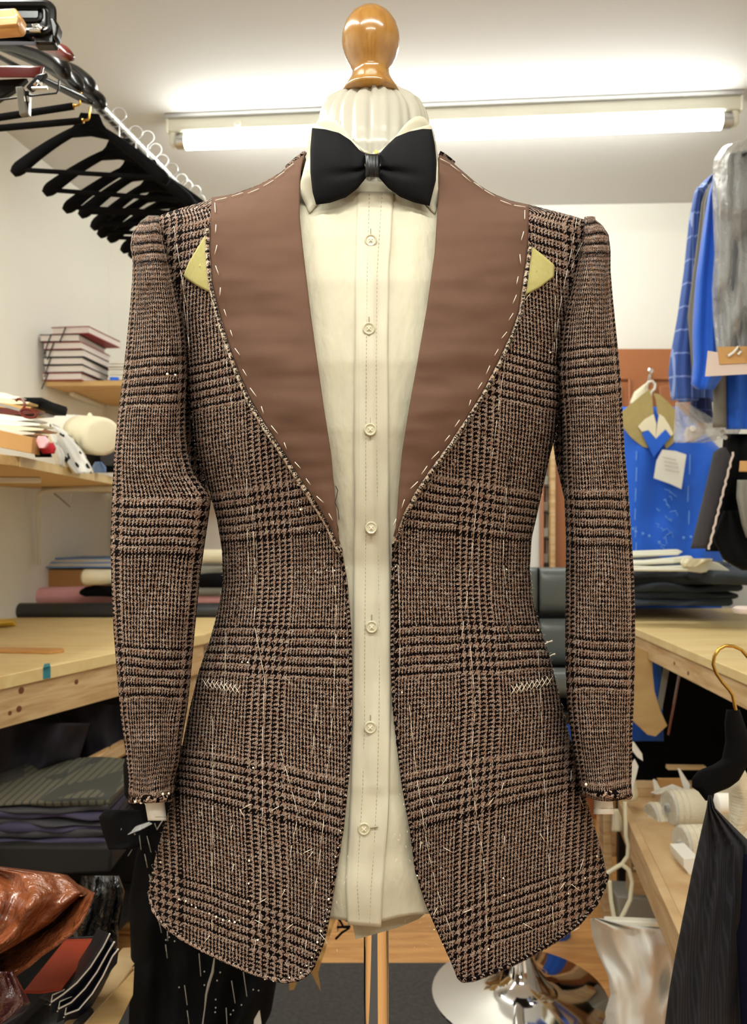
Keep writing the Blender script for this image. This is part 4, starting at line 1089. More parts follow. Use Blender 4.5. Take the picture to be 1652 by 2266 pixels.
# ================================================================== UPPER SHELF, BOOKS (back left corner)
SH = .477; shz = CAMZ + SH
def zpt(px, py, z):   # point on horizontal plane z seen at pixel
    d = (CAMZ - z) * FPX / (py - HY) if abs(py - HY) > 1 else 3
    return P(px, py, d)
a = zpt(100, 843, shz); b = zpt(330, 848, shz)
x_end = P(470, 0, 3.2).x
us = thing('wall_shelf', 'upper pale plywood wall shelf holding the notebooks', 'shelf', (-.95, 3.0, shz - .02))
mb = MB(); mb.prism([(a.x, a.y, shz), (x_end, a.y - .02, shz), (x_end, back_y(x_end) - .002, shz), (cor.x + .01, DB - .004, shz)], (0, 0, -.018)); mb.build('shelf_board', M['ply'], us, bevel=.001)
for x in (-1.08, -.72):
    MB().box((x, 3.08, shz - .026), (.018, .34, .014)).build('shelf_bracket', M['trim'], us, bevel=.003)
    MB().box((x, 3.265, shz - .13), (.018, .014, .24)).build('bracket_upright', M['trim'], us, bevel=.003)
# notebooks
bg = 'hardback notebooks stacked on the upper shelf'
labs = ['red notebook with dark ribbon at the bottom of the shelf stack', 'black notebook second from the bottom of the shelf stack', 'black notebook third from the bottom of the shelf stack', 'black notebook in the middle of the shelf stack, fourth from bottom',
        'red edged notebook third from the top of the shelf stack', 'black notebook second from the top of the shelf stack', 'red notebook lying skewed on top of the shelf stack']
ys = [838, 820, 803, 786, 769, 752, 735]
bd = 2.78; bth = .0255
for k in range(7):
    z = shz + k * (bth + .0008)
    off = [0, .008, .002, .01, .004, -.01, .036][k]; yw = math.radians([-4, -5, -3, -4, -5, -3, -8][k])
    x0 = P(97, 0, bd).x + off; W_ = .138; D_ = .24
    red = k in (0, 4, 6)
    t = thing('notebook', labs[k], 'book', (x0 + W_ / 2, bd + D_ / 2, z), bg)
    c = (0, 0)
    cv = M['redcover'] if red else M['blkcover']
    cxx, cyy = x0 + W_ / 2, bd + D_ / 2
    MB().box((cxx, cyy, z + bth / 2), (W_ - .006, D_ - .006, bth - .005), yw).build('page_block', M['pages'], t)
    MB().box((cxx, cyy, z + .00125), (W_, D_, .0025), yw).build('cover', cv, t, bevel=.0008)
    MB().box((cxx, cyy, z + bth - .00125), (W_, D_, .0025), yw).build('cover', cv, t, bevel=.0008)
    if k in (0, 2, 4, 5, 6):
        p = Vector((x0 + .012 + .004 * k, bd - .004, z + bth * .5))
        MB().tube([p + Vector((0, .01, .012)), p, p + Vector((-.006, -.004, -.02)), p + Vector((-.016, -.006, -.045 - .006 * (k % 3)))], .0022, 5).build('ribbon', M['ribbon'], t, smooth=True)
ps = thing('paper_stack', 'stack of loose white sheets beside the notebooks', 'paper', (P(262, 0, 2.95).x, 3.0, shz))
for k in range(9):
    MB().box((P(275, 0, 2.9).x + random.uniform(-.006, .006), 2.98 + random.uniform(-.006, .006), shz + .006 + k * .0095), (.10, .16, .008), random.uniform(-.1, .1)).build('paper_bundle', M['paper'], ps, bevel=.001)
prop(MB().box((P(249, 0, 2.80).x, 2.82, shz + .008), (.03, .03, .016), .3).build('eraser_block', M['blue'], bevel=.004), 'small blue block on the shelf edge in front of the paper stack', 'block')
# ---------------- lower left shelf
def shelf_edge(t): # front edge, t 0..1
    p0, p1 = P(42, 1010, 1.62), P(262, 1061, 2.55)
    return p0.lerp(p1, t)
ls = thing('fibreboard_shelf', 'long chipboard shelf crowded with papers and toys on the left wall', 'shelf', (-.9, 2.0, 1.25))
p0, p1 = P(42, 1010, 1.62), P(300, 1068, 2.70)
lz = p0.z
mb = MB(); mb.prism([p0 - Vector((0, 0, 0)), Vector((p1.x, p1.y, lz)), Vector((-.30, 3.27, lz)), Vector((left_x(3.27), 3.27, lz)), Vector((left_x(1.62), 1.62, lz))], (0, 0, -.020))
mb.build('shelf_board', M['chip'], ls, bevel=.001)
mb = MB(); mb.prism([Vector((left_x(1.0), 1.0, lz - .0)), Vector((p0.x - .09, 1.0, lz)), Vector((p0.x, 1.618, lz)), Vector((left_x(1.618), 1.618, lz))], (0, 0, -.020)); mb.build('shelf_board', M['chip'], ls, bevel=.001)
mb = MB(); ev = Vector((.0015, -.0008, 0)); mb.prism([p0 + ev * 2, p1 + ev * 2, p1, p0], (0, 0, -.0205)); mb.build('lit_edge_strip', M['pine_top'], ls)  # paler strip added so the shelf's front edge looks lit
for d, x in ((1.9, -1.0), (2.55, -.90)):
    MB().box((x, d + .1, lz - .028), (.35, .022, .014), .1).build('support_batten', M['trim'], ls, bevel=.003)
pz = P(90, 1085, 2.55)
MB().tube([P(86, 1250, 2.75), P(84, 1110, 2.7), P(86, 1094, 2.66), P(94, 1086, 2.62), P(115, 1084, 2.6), P(300, 1076, 2.45)], .007, 8).build('steel_bracket', M['trim'], ls, smooth=True)
mb = MB(); mb.tube([P(120, 1092, 2.7), P(155, 1122, 2.7), P(158, 1092, 2.7)], .003, 6); mb.build('bracket_brace', M['steel'], ls, smooth=True)
# things on it
cb = pplate('cardboard_box', [(-60, 938), (72, 968), (70, 1004), (-60, 978)], 1.62, .06, M['card'], bevel=.001, dfn=lambda x, y: 1.60 - .0003 * (72 - x)); prop(cb, 'brown cardboard box at the end of the chipboard shelf', 'box')
t = thing('paper_pile', 'untidy pile of white and brown pattern papers on the cardboard box', 'paper', P(20, 958, 1.68))
for k, (y0_, y1_, x1_, mt) in enumerate([(952, 966, 78, 'paper'), (943, 955, 98, 'cream'), (932, 946, 90, 'paper'), (920, 935, 76, 'paper'), (905, 922, 92, 'mahog'), (895, 908, 70, 'kraft'), (884, 897, 66, 'cream'), (872, 886, 45, 'paper')]):
    mb = MB(); L_ = [(-70, y0_ - 10), (10, y0_ - 3), (x1_ - 14, y0_ + 4), (x1_, y0_ + 6), (x1_ - 4, y0_ + 9), (10, y1_ - 2), (-70, y1_ - 8)]
    mb.prism([P(x, y, 1.62 + .01 * k) for x, y in L_], (0, .07, 0)); mb.build('paper_sheet', M[mt], t)
bk = slab('folded_cloth', 44, 90, 876, 900, 1.72, .15, M['black'], wav=.006, seed=3, label='folded black cloth behind the scissor handles on the paper pile', cat='cloth')
sc_ = thing('scissors', 'pair of scissors with oxblood handles on the paper pile', 'scissors', P(58, 925, 1.56))
def loop(cx_, cy_, rx, ry, rot, d, n=24):
    o = []
    for k in range(n + 1):
        a = 2 * math.pi * k / n; x, y = rx * math.cos(a), ry * math.sin(a)
        o.append(P(cx_ + x * math.cos(rot) - y * math.sin(rot), cy_ + x * math.sin(rot) + y * math.cos(rot), d))
    return o
MB().tube(loop(63, 915, 18, 9, .25, 1.56), .0026, 7).build('handle', M['scissor'], sc_, smooth=True)
MB().tube([P(35, 887, 1.57), P(40, 883, 1.57), P(48, 883, 1.57), P(54, 890, 1.57), P(54, 900, 1.565), P(47, 910, 1.56)], .0026, 7).build('handle', M['scissor'], sc_, smooth=True)
pplate('blade', [(47, 905), (46, 911), (0, 898), (-20, 894), (0, 892)], 1.57, .003, M['steel'], sc_)
# spotted fleece bolster, white roll
t = drape('spotted_cloth', [(108, 938), (96, 950), (104, 975), (120, 1000), (140, 1030), (158, 1048)], [(118, 938), (140, 950), (168, 975), (185, 1000), (198, 1025), (206, 1042), (205, 1048)], 1.98, .06, M['spots'], folds=.012, wrink=.02, nv=20); prop(t, 'white fleece with black spots bundled on the chipboard shelf', 'cloth')
t = drape('spotted_cloth', [(116, 978), (110, 990), (118, 1010), (125, 1030)], [(122, 978), (138, 995), (144, 1012), (142, 1030)], 1.90, .03, M['spots'], wrink=.012, nv=10); prop(t, 'small spotted fleece limb in front of the spotted bundle', 'cloth')
rt = thing('paper_roll', 'thick white paper roll with cream cloth end above the spotted fleece', 'roll', P(180, 1000, 2.15))
mb = MB(); mb.tube([P(112, 952, 2.30), P(178, 960, 2.10)], [.046, .048], 28); mb.build('roll_sleeve', M['paper'], rt, smooth=True, auto=50)
V = []; c0, c1 = P(178, 960, 2.10), P(228, 966, 1.97); mb = MB(); mb.tube([c0, c0.lerp(c1, .35), c0.lerp(c1, .75), c0.lerp(c1, .97), c1], [.047, .048, .048, .046, .036], 28); o = mb.build('cloth_end', M['cream'], rt, smooth=True, auto=None)
MB().tube([P(193, 925, 2.06), P(199, 918, 2.05), P(203, 925, 2.05), P(200, 935, 2.05)], [.004, .006, .006, .003], 10).build('cloth_fold', M['cream'], rt, smooth=True)
t = drape('pink_cloth', [(84, 965), (80, 975), (86, 992)], [(100, 965), (112, 978), (100, 994)], 1.60, .012, M['pink'], nv=8); prop(t, 'pale pink cloth scrap beside the cardboard box', 'cloth')
t = drape('red_cloth', [(74, 975), (78, 990), (90, 1004)], [(118, 980), (124, 992), (120, 1006)], 1.66, .03, M['red'], nv=8, wrink=.01); prop(t, 'crumpled red cloth under the pink scrap', 'cloth')
t = drape('black_cloth', [(73, 990), (78, 1012)], [(112, 998), (118, 1022)], 1.68, .04, M['black'], nv=8, wrink=.01); prop(t, 'black cloth bundle under the red cloth on the shelf', 'cloth')
t = drape('black_cloth', [(185, 996), (196, 1030), (215, 1046)], [(262, 990), (262, 1046)], 2.36, .05, M['black'], nv=8, wrink=.01); prop(t, 'black cloth bundle behind the pale blue cloth', 'cloth')
t = drape('pale_blue_cloth', [(210, 1022), (203, 1034), (208, 1046)], [(224, 1022), (235, 1034), (235, 1046)], 2.2, .02, M['ltblue'], nv=8, wrink=.012); prop(t, 'crumpled pale blue cloth at the end of the chipboard shelf', 'cloth')
tt = thing('tape_roll', 'brown tape roll seen end on beside the black bundle', 'tape', P(240, 1035, 2.3))
MB().lathe(P(243, 1012, 2.28), [(.010, -.01), (.024, -.01), (.024, .01), (.010, .01)], 24, ax=(.3, 1, 0)).build('tape_ring', M['dkgrey'], tt, smooth=True, auto=40)
# framed side board left of shelf - tall curved white upright
prop(MB().tube([P(88, 845, 2.9), P(90, 880, 2.9), P(100, 930, 2.9), P(104, 960, 2.9)], .006, 8).build('cable', M['trim'], smooth=True), 'white cable running down the left wall below the notebooks', 'cable')

# ================================================================== LEFT TABLE
TZ = CAMZ - .32
lt_ = thing('work_table', 'long pale pine cutting table on the left, teal mark on its edge', 'table', (-.85, 2.0, 0))
e0, e1 = (-.762, 1.66), (-.47, 2.277); dx_, dy_ = (e1[0] - e0[0]), (e1[1] - e0[1])
q = lambda t, z=TZ: Vector((e0[0] + dx_ * t, e0[1] + dy_ * t, z))
mb = MB(); mb.prism([q(-.02) , q(1), Vector((-.40, 2.66, TZ)), Vector((left_x(2.66) + .003, 2.66, TZ)), Vector((left_x(1.3) + .003, q(-.02).y, TZ))], (0, 0, -.028)); mb.build('table_top', M['pine_top'], lt_, bevel=.0015)
nv3 = Vector((-dy_, dx_, 0)).normalized()
ap = MB(); A0, A1 = q(-.02, TZ - .029) + nv3 * .006, q(1, TZ - .029) + nv3 * .006
ap.prism([A0, A1, A1 + nv3 * .022, A0 + nv3 * .022], (0, 0, -.080)); ap.build('apron', M['pine'], lt_, bevel=.001)
an = -nv3
for (px_, py_, r_) in ((47, 1528, .0075), (42, 1569, .007), (22, 1578, .005), (169, 1509, .006)):
    # hit the apron plane
    dd = Vector(((px_ - CX) / FPX, 1, -(py_ - HY) / FPX)); o_ = Vector((0, 0, CAMZ)); t_ = (A0 - o_).dot(an) / dd.dot(an); p = o_ + dd * t_
    MB().lathe(p, [(.0002, .0006), (r_ * .6, .0005), (r_, .0001), (r_, -.001)], 16, ax=an).build('knot', M['knotw'], lt_)
def edge_hit(px_, py_, off=0.0):
    dd = Vector(((px_ - CX) / FPX, 1, -(py_ - HY) / FPX)); o_ = Vector((0, 0, CAMZ)); t_ = (q(0) - o_).dot(an) / dd.dot(an); return o_ + dd * t_ + an * off
tp = MB(); tp.prism([edge_hit(95, 1478), edge_hit(111, 1474), edge_hit(111, 1500), edge_hit(95, 1503)], an * .0012); tp.build('teal_tape', M['teal'], lt_)
tp = MB(); tp.prism([zpt(95, 1479, TZ + .0008), zpt(111, 1474, TZ + .0008), zpt(110, 1468, TZ + .0008), zpt(98, 1470, TZ + .0008)], (0, 0, .0008)); tp.build('teal_tape', M['teal'], lt_)
for t_ in (0.0, .98):
    p = q(t_) + nv3 * .04; MB().box((p.x - .012, p.y, (TZ - .029) / 2), (.045, .045, TZ - .029), .4).build('leg', M['pine'], lt_, bevel=.002)
# tape measure and wooden rule
yt = thing('tape_measure', 'yellow tape measure lying folded at the left end of the table', 'tape measure', zpt(0, 1380, TZ))
for k in range(3):
    mb = MB(); mb.prism([zpt(x, y - 3 * k, TZ + .002 + .006 * k) for x, y in [(-60, 1392), (36 - 3 * k, 1384), (36 - 3 * k, 1376), (-60, 1382)]], (0, 0, .003)); mb.build('tape_layer', M['yellow'], yt)
prop(wedge([zpt(-80, 1430, TZ + .006), zpt(138, 1434, TZ + .006), zpt(142, 1438.5, TZ + .006), zpt(112, 1442, TZ + .006), zpt(-80, 1438, TZ + .006)], .005).build('wooden_rule', M['lightwood']), 'thin varnished wooden rule lying on the left table', 'ruler')
# cloth heap along the back of the table
def cyl(name, x0, x1, yc_, r_, d, mt, lab, cat, d2=None):
    o = MB().tube([P(x0, yc_, d), P(x0 + (x1 - x0) * .02, yc_, d), P(x1, yc_, d2 or d)], [r_ * .85, r_, r_], 24).build(name, mt, smooth=True, auto=50); return prop(o, lab, cat)
dB = 2.70
cyl('vinyl_roll', 2, 620, 1352, .0265, 2.69, M['charcoal'], 'long charcoal vinyl roll along the back of the left table', 'roll')
back_t = thing('rear_bench', 'pine bench behind the left table carrying cloth bolts', 'bench', (-.7, 3.0, 0))
mb = MB(); mb.prism([Vector((left_x(2.73) + .003, 2.73, TZ)), Vector((-.32, 2.73, TZ)), Vector((-.32, 3.2, TZ)), Vector((left_x(3.2) + .003, 3.2, TZ))], (0, 0, -.028)); mb.build('table_top', M['pine_top'], back_t)
for x in (-1.05, -.36): MB().box((x, 3.12, (TZ - .028) / 2), (.05, .05, TZ - .028)).build('leg', M['pine'], back_t)
slab('pink_felt_bolt', 18, 600, 1304, 1338, 2.78, .22, M['pink'], wav=.004, seed=1, label='folded pink felt bolt on the charcoal roll', cat='cloth')
slab('pink_felt_bolt', 48, 560, 1301, 1311, 2.80, .2, M['pink'], wav=.003, seed=5, label='thin fold of pink felt on top of the pink bolt', cat='cloth')
bx = pplate('flat_box', [(18, 1259), (330, 1262), (330, 1306), (19, 1312)], 2.86, .28, M['card'], bevel=.002); prop(bx, 'flat brown cardboard box on the pink felt', 'box')
tpp = thing('paper_stack', 'sagging stack of bluish white papers on the flat cardboard box', 'paper', P(150, 1259, 2.95))
for k in range(7):
    y_ = 1257 - k * 3.0
    slab('paper_sheet', 28 + 10 * k + random.uniform(-6, 6), 330 - 4 * k, y_ - 3.6, y_, 2.84 + .01 * k, .2, M['paper'] if k % 3 else M['ltblue'], tpp, wav=.003, seed=k, rnd=.4)
cyl('white_roll', 186, 330, 1277, .026, 2.66, M['cream'], 'cream cloth roll lying over black cloth behind the left sleeve', 'roll', 2.9)
bpy.data.objects[-1] if False else None
o = slab('black_cloth', 176, 330, 1300, 1322, 2.70, .1, M['black'], wav=.012, seed=4, label='ragged black cloth under the cream roll', cat='cloth')
# seen between sleeve and body
cyl('cream_roll', 434, 600, 1231, .024, 2.80, M['cream'], 'cream cloth roll seen between the left sleeve and jacket body', 'roll')
slab('grey_cloth', 425, 600, 1252, 1276, 2.76, .15, M['greycloth'], wav=.01, seed=8, label='folded grey cloth under the cream roll between sleeve and body', cat='cloth')
slab('black_cloth', 430, 600, 1270, 1302, 2.74, .12, M['black'], wav=.01, seed=9, label='black cloth coil between the left sleeve and jacket body', cat='cloth')
slab('grey_cloth', 425, 600, 1300, 1318, 2.75, .15, M['greycloth'], wav=.008, seed=10, label='pale grey cloth fold below the black coil by the left sleeve', cat='cloth')

# ================================================================== UNDER THE LEFT TABLE
ub = thing('under_table_rack', 'rough wooden rack under the left table', 'rack', (-.95, 1.95, 0))
mb = MB(); mb.prism([P(62, 1748, 1.75), P(275, 1636, 2.05), P(275, 1668, 2.05), P(118, 1748, 1.78), P(100, 1768, 1.75), P(62, 1770, 1.75)], (0, .03, 0)); mb.build('side_rail', M['pine'], ub)
rz0 = P(0, 1772, 1.75).z
mb = MB(); mb.prism([Vector((-1.33, 1.3, rz0)), Vector((-.86, 1.3, rz0)), Vector((-.62, 2.3, rz0)), Vector((-1.18, 2.3, rz0))], (0, 0, -.018)); mb.build('rack_board', M['ply'], ub)
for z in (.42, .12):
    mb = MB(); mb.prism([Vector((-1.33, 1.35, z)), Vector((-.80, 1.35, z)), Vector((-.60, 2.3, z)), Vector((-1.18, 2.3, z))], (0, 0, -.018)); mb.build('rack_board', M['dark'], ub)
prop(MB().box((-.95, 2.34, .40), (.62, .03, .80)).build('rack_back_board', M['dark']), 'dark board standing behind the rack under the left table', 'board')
t = drape('patterned_cloth', [(-60, 1600), (-60, 1745)], [(130, 1560), (200, 1600), (175, 1680), (70, 1745)], 1.95, .10, M['darkmix'], folds=.03, wrink=.05, nv=20); prop(t, 'dark flowered cloth heap under the left table', 'cloth')
t = drape('patterned_cloth', [(110, 1560), (150, 1620), (180, 1690)], [(275, 1515), (300, 1560), (290, 1660), (230, 1690)], 2.1, .08, M['darkmix'], folds=.03, wrink=.05, nv=16, seed=3); prop(t, 'dark purple cloth heap right of the flowered one under the table', 'cloth')
pc = drape('checked_cloth', [(180, 1742), (175, 1770), (120, 1776)], [(285, 1692), (300, 1720), (300, 1776)], 1.80, .06, M['lightcheck'], wrink=.02, nv=10); prop(pc, 'pale green checked cloth on the rack beside the left sleeve', 'cloth')
sg = 'folded cloth layers in the rack under the left table'
mts = ['lightcheck', 'dkgrey', 'purple', 'dkgrey', 'purple', 'dkgrey', 'purple']
dsc = ['pale green cloth topping the folded stack under the table', 'charcoal cloth second from the top of the folded stack', 'violet grey cloth third from the top of the folded stack', 'charcoal cloth in the middle of the folded stack', 'violet grey cloth below the middle of the folded stack', 'charcoal cloth second from the bottom of the folded stack', 'violet grey cloth at the bottom of the folded stack']
for k in range(7):
    y_ = 1772 + k * 14
    slab('folded_cloth', -80, 245 - random.uniform(0, 14), y_, y_ + 14.5, 1.62, .30, M[mts[k]], wav=.012, seed=20 + k, label=dsc[k], cat='cloth', group=sg)
prop(pplate('black_case', [(-80, 1872), (246, 1874), (244, 1932), (-80, 1946)], 1.60, .3, M['dark'], bevel=.006), 'dark storage case below the folded cloth stack', 'case')
# black plastic sack
o = drape('black_sack', [(180, 1938), (170, 1990), (150, 2060), (160, 2568)], [(262, 1934), (276, 1975), (268, 2015), (262, 2060), (262, 2568)], 1.45, .05, mat('black_polythene', (10, 10, 11), .18, spec=.8, bump=1.0, bscale=18, bdist=.03), folds=.012, wrink=.03, nv=18); prop(o, 'shiny black polythene sack beside the brown bag', 'bag')
# brown polythene bag
bag = thing('brown_bag', 'glossy brown plastic bag lying open at the lower left', 'bag', P(60, 2180, 1.02))
o = drape('bag_body', [(-90, 1906), (-90, 2166)], [(0, 1917), (130, 1932), (150, 1936), (168, 1952), (186, 1975), (120, 2040), (52, 2082), (0, 2112), (-40, 2130), (-80, 2166)], lambda y: 1.06 - (y - 1917) * .0005, .07, M['poly'], bag, folds=.010, nf=2.3, wrink=.045, nu=60, nv=90, pw=2.6)
def sheet(name, top, bot, dt, db, mt, parent, wr=.006, nu=60, nv=16, sd=0):
    T, B = resample(top, nu + 1), resample(bot, nu + 1); V = []; F = []
    for j in range(nv + 1):
        v = j / nv
        for i in range(nu + 1):
            x, y = T[i] * (1 - v) + B[i] * v; d = dt * (1 - v) + db * v
            d += wr * nz(x * .02 + sd, y * .03, sd) + wr * .5 * nz(x * .07, y * .05, sd + 4); V.append(P(x, y, d))
    for j in range(nv):
        for i in range(nu): F.append((j * (nu + 1) + i, (j + 1) * (nu + 1) + i, (j + 1) * (nu + 1) + i + 1, j * (nu + 1) + i + 1))
    o = link(name, V, F, mt, parent); m = o.modifiers.new('s', 'SOLIDIFY'); m.thickness = .0012; return o
sheet('bag_lip', [(206, 1975), (180, 1982), (140, 2010), (90, 2050), (40, 2085), (-60, 2130)], [(208, 1976), (196, 2006), (161, 2062), (120, 2092), (64, 2135), (-60, 2200)], 1.04, .965, M['poly'], bag, wr=.012, sd=2)
MB().tube([P(x, y, .962) for x, y in [(208, 1976), (196, 2006), (180, 2038), (161, 2062), (120, 2092), (90, 2112), (64, 2135), (20, 2165), (-40, 2195)]], [.0012, .002, .002, .0025, .003, .003, .003, .0028, .002], 8).build('bag_hem', M['poly'], bag, smooth=True)
sheet('bag_top_flap', [(-90, 1915), (0, 1917), (140, 1934), (170, 1955), (208, 1975)], [(-90, 2010), (0, 2000), (70, 1990), (120, 1972), (180, 1982)], 1.05, .99, M['poly'], bag, wr=.02, sd=5)
o = drape('wrapped_bundle', [(-60, 2172), (-60, 2300)], [(30, 2146), (70, 2145), (68, 2220), (55, 2240), (0, 2275), (-20, 2300)], .95, .05, M['maroon'], wrink=.012, nu=30, nv=26, pw=4, folds=.003, y0=2150); prop(o, 'maroon cloth bundle wrapped in clear film under the brown bag', 'bundle')
# folders
fo = thing('rust_folder', 'rust orange folder bent over in the crate at the lower left', 'folder', P(150, 2200, 1.12))
sheet('folder_cover', [(145, 2078), (180, 2077), (224, 2076)], [(50, 2196), (90, 2197), (135, 2190)], 1.20, 1.06, M['rust'], fo, wr=.002, nu=20)
sheet('folder_cover', [(150, 2076), (224, 2074)], [(224, 2076), (236, 2068)], 1.22, 1.24, M['navy'], fo, wr=.001, nu=10, nv=4)
fg = 'black folders with white edges in the wooden crate'
for k, (dx, lab) in enumerate(((0, 'black folder with white edges lying next to the rust folder'), (18, 'black folder with white edges, second from the rust folder'), (34, 'navy black folder nearest the wooden crate side'))):
    t = thing('document_folder', lab, 'folder', P(170 + dx, 2240, 1.06), fg)
    curve = [(243 + dx * .55, 2066 + dx), (228 + dx * .6, 2096 + dx * .6), (200 + dx * .8, 2140 + dx * .6), (170 + dx, 2175 + dx * .7), (140 + dx * 1.0, 2200 + dx), (113 + dx * .9, 2218 + dx * .8)]
    c2 = [(x - 26 - 4 * k, y - 10) for x, y in curve]
    sheet('cover', c2, curve, 1.14, 1.06, M['navy'], t, wr=.001, nu=30, nv=4, sd=k)
    MB().tube([P(x, y, 1.055) for x, y in curve], .0011, 5).build('white_edge', M['paper'], t, smooth=True)
    MB().tube([P(x - 3, y + 6, 1.062) for x, y in curve], .0009, 5).build('white_edge', M['paper'], t, smooth=True)
    MB().tube([P(curve[-1][0], curve[-1][1], 1.055), P(curve[-1][0] + 3, curve[-1][1] - 16, 1.06), P(curve[-1][0] + 30, curve[-1][1] - 28, 1.07)], .0009, 5).build('white_edge', M['paper'], t, smooth=True)
    sheet('cover', curve, [(x - 4, y + 30) for x, y in curve], 1.058, 1.075, M['navy'], t, wr=.001, nu=30, nv=4, sd=k)
cr = thing('wooden_crate', 'open pine crate with slot handle at the lower left', 'crate', P(200, 2290, 1.1))
pplate('crate_top_rail', [(262, 2112), (291, 2110), (292, 2145), (176, 2290), (130, 2290), (143, 2262)], 1.10, .02, M['pine'], cr, bevel=.001, dfn=lambda x, y: 1.30 - (2290 - y) * -.0 - (y - 2110) * .0015)
pplate('crate_side', [(292, 2146), (288, 2215), (250, 2290), (168, 2300)], 1.10, .015, M['ply'], cr, bevel=.001, dfn=lambda x, y: 1.285 - (y - 2110) * .0015)
MB().tube([P(168, 2268, 1.035), P(200, 2238, 1.08)], .0045, 8).build('slot', M['dark'], cr, smooth=True)
MB().tube([P(176, 2284, 1.02), P(292, 2143, 1.225)], .0022, 6).build('crate_edge', M['pine'], cr, smooth=True)

# black garment on a stand behind the jacket
bg_ = thing('black_coat', 'long black coat with white basting marks hanging behind the jacket hem', 'coat', P(430, 2400, 1.30))
drape('coat_body', [(290, 1650), (272, 1690), (275, 1760), (300, 1800), (312, 1850), (300, 1900), (285, 1990), (289, 2100), (284, 2300)], [(560, 1650), (600, 1900), (612, 2170), (600, 2240), (570, 2300)], 1.30, .07, M['black'], bg_, folds=.02, nf=4, wrink=.02, nu=40, nv=60, pw=3)
drape('coat_sleeve', [(232, 1792), (218, 1808), (226, 1840), (240, 1880)], [(300, 1770), (330, 1830), (330, 1870), (290, 1880)], 1.22, .03, M['black'], bg_, wrink=.01, nv=16)
def bgy(x, y): return 1.205
cl_me = None
for (a0, b0_) in [((308, 1848), (312, 1880)), ((320, 1890), (326, 1920)), ((330, 1935), (336, 1965)), ((325, 1850), (334, 1886)), ((350, 2030), (357, 2064)), ((366, 2090), (370, 2120)), ((408, 2180), (414, 2224)), ((440, 2110), (444, 2160)), ((512, 2170), (520, 2220)), ((538, 2150), (546, 2205)), ((500, 2230), (502, 2266)), ((414, 2236), (418, 2266)), ((292, 1880), (283, 1894)), ((272, 1820), (264, 1850)), ((370, 2060), (371, 2082)), ((445, 2000), (448, 2050))]:
    mb = MB(); mb.tube([P(a0[0], a0[1], 1.195), P((a0[0] + b0_[0]) / 2, (a0[1] + b0_[1]) / 2, 1.19), P(b0_[0], b0_[1], 1.195)], .0006, 4); mb.build('basting_stitch', M['chalk'], bg_)
MB().tube([P(x, y, 1.19) for x, y in [(474, 2120), (470, 2150), (462, 2175), (456, 2200), (453, 2230), (448, 2266)]], [.001, .002, .0022, .0016, .001, .001], 5).build('chalk_line', M['chalk'], bg_)
dm = None
for (x, y) in [(298, 1846), (370, 2050), (367, 2080), (374, 2074), (386, 2083), (477, 2212), (477, 2230), (476, 2240), (480, 2170), (487, 2152), (452, 2180), (510, 2245), (534, 2224), (396, 2185), (452, 2150), (516, 2236), (560, 2190), (572, 2192)]:
    p = P(x, y, 1.19)
    if dm is None:
        o = MB().lathe(p, [(.0002, -.0014), (.0013, 0), (.0002, .0014)], 8).build('thread_tack', M['chalk'], bg_, smooth=True); dm = o.data
    else:
        o = bpy.data.objects.new('thread_tack', dm); COL.objects.link(o); o.parent = bg_; o.location = p - Vector((0, 0, .0014)) - bg_.location
o = sheet('clear_film', [(288, 1842), (300, 1828), (330, 1818)], [(282, 1846), (310, 1836), (336, 1822)], 1.19, 1.18, M['plasticwrap'], bg_, wr=.002, nu=12, nv=4)
MB().tube([P(342, 1822, 1.18), P(347, 1836, 1.18), P(362, 1812, 1.18)], .0008, 4).build('loose_thread', M['chalk'], bg_)
# kraft pattern paper
kp = thing('pattern_paper', 'torn kraft paper pattern hanging behind the jacket fronts', 'paper', P(700, 2200, 1.55))
sheet('paper_sheet', [(700, 2012), (745, 2022)], [(664, 2160), (704, 2150)], 1.55, 1.50, M['kraft'], kp, wr=.012, nu=12, nv=24)
pplate('paper_strip', [(690, 2110), (704, 2120), (703, 2150), (709, 2192), (698, 2172), (682, 2140)], 1.49, .001, M['kraft'], kp)
pplate('paper_strip', [(640, 2160), (662, 2160), (650, 2190), (640, 2192)], 1.49, .001, M['kraft'], kp)
MB().tube([P(x, y, 1.56) for x, y in [(748, 2030), (760, 2052), (772, 2054), (756, 2064), (742, 2078)]], .0022, 6).build('cord', M['black'], kp, smooth=True)
MB().tube([P(x, y, 1.56) for x, y in [(745, 2052), (775, 2050)]], .0022, 6).build('cord', M['black'], kp, smooth=True)
prop(pplate('paper_scrap', [(562, 2246), (574, 2236), (578, 2266), (570, 2300), (560, 2300)], 1.25, .002, M['paper']), 'white paper scrap at the bottom edge below the black coat', 'paper')

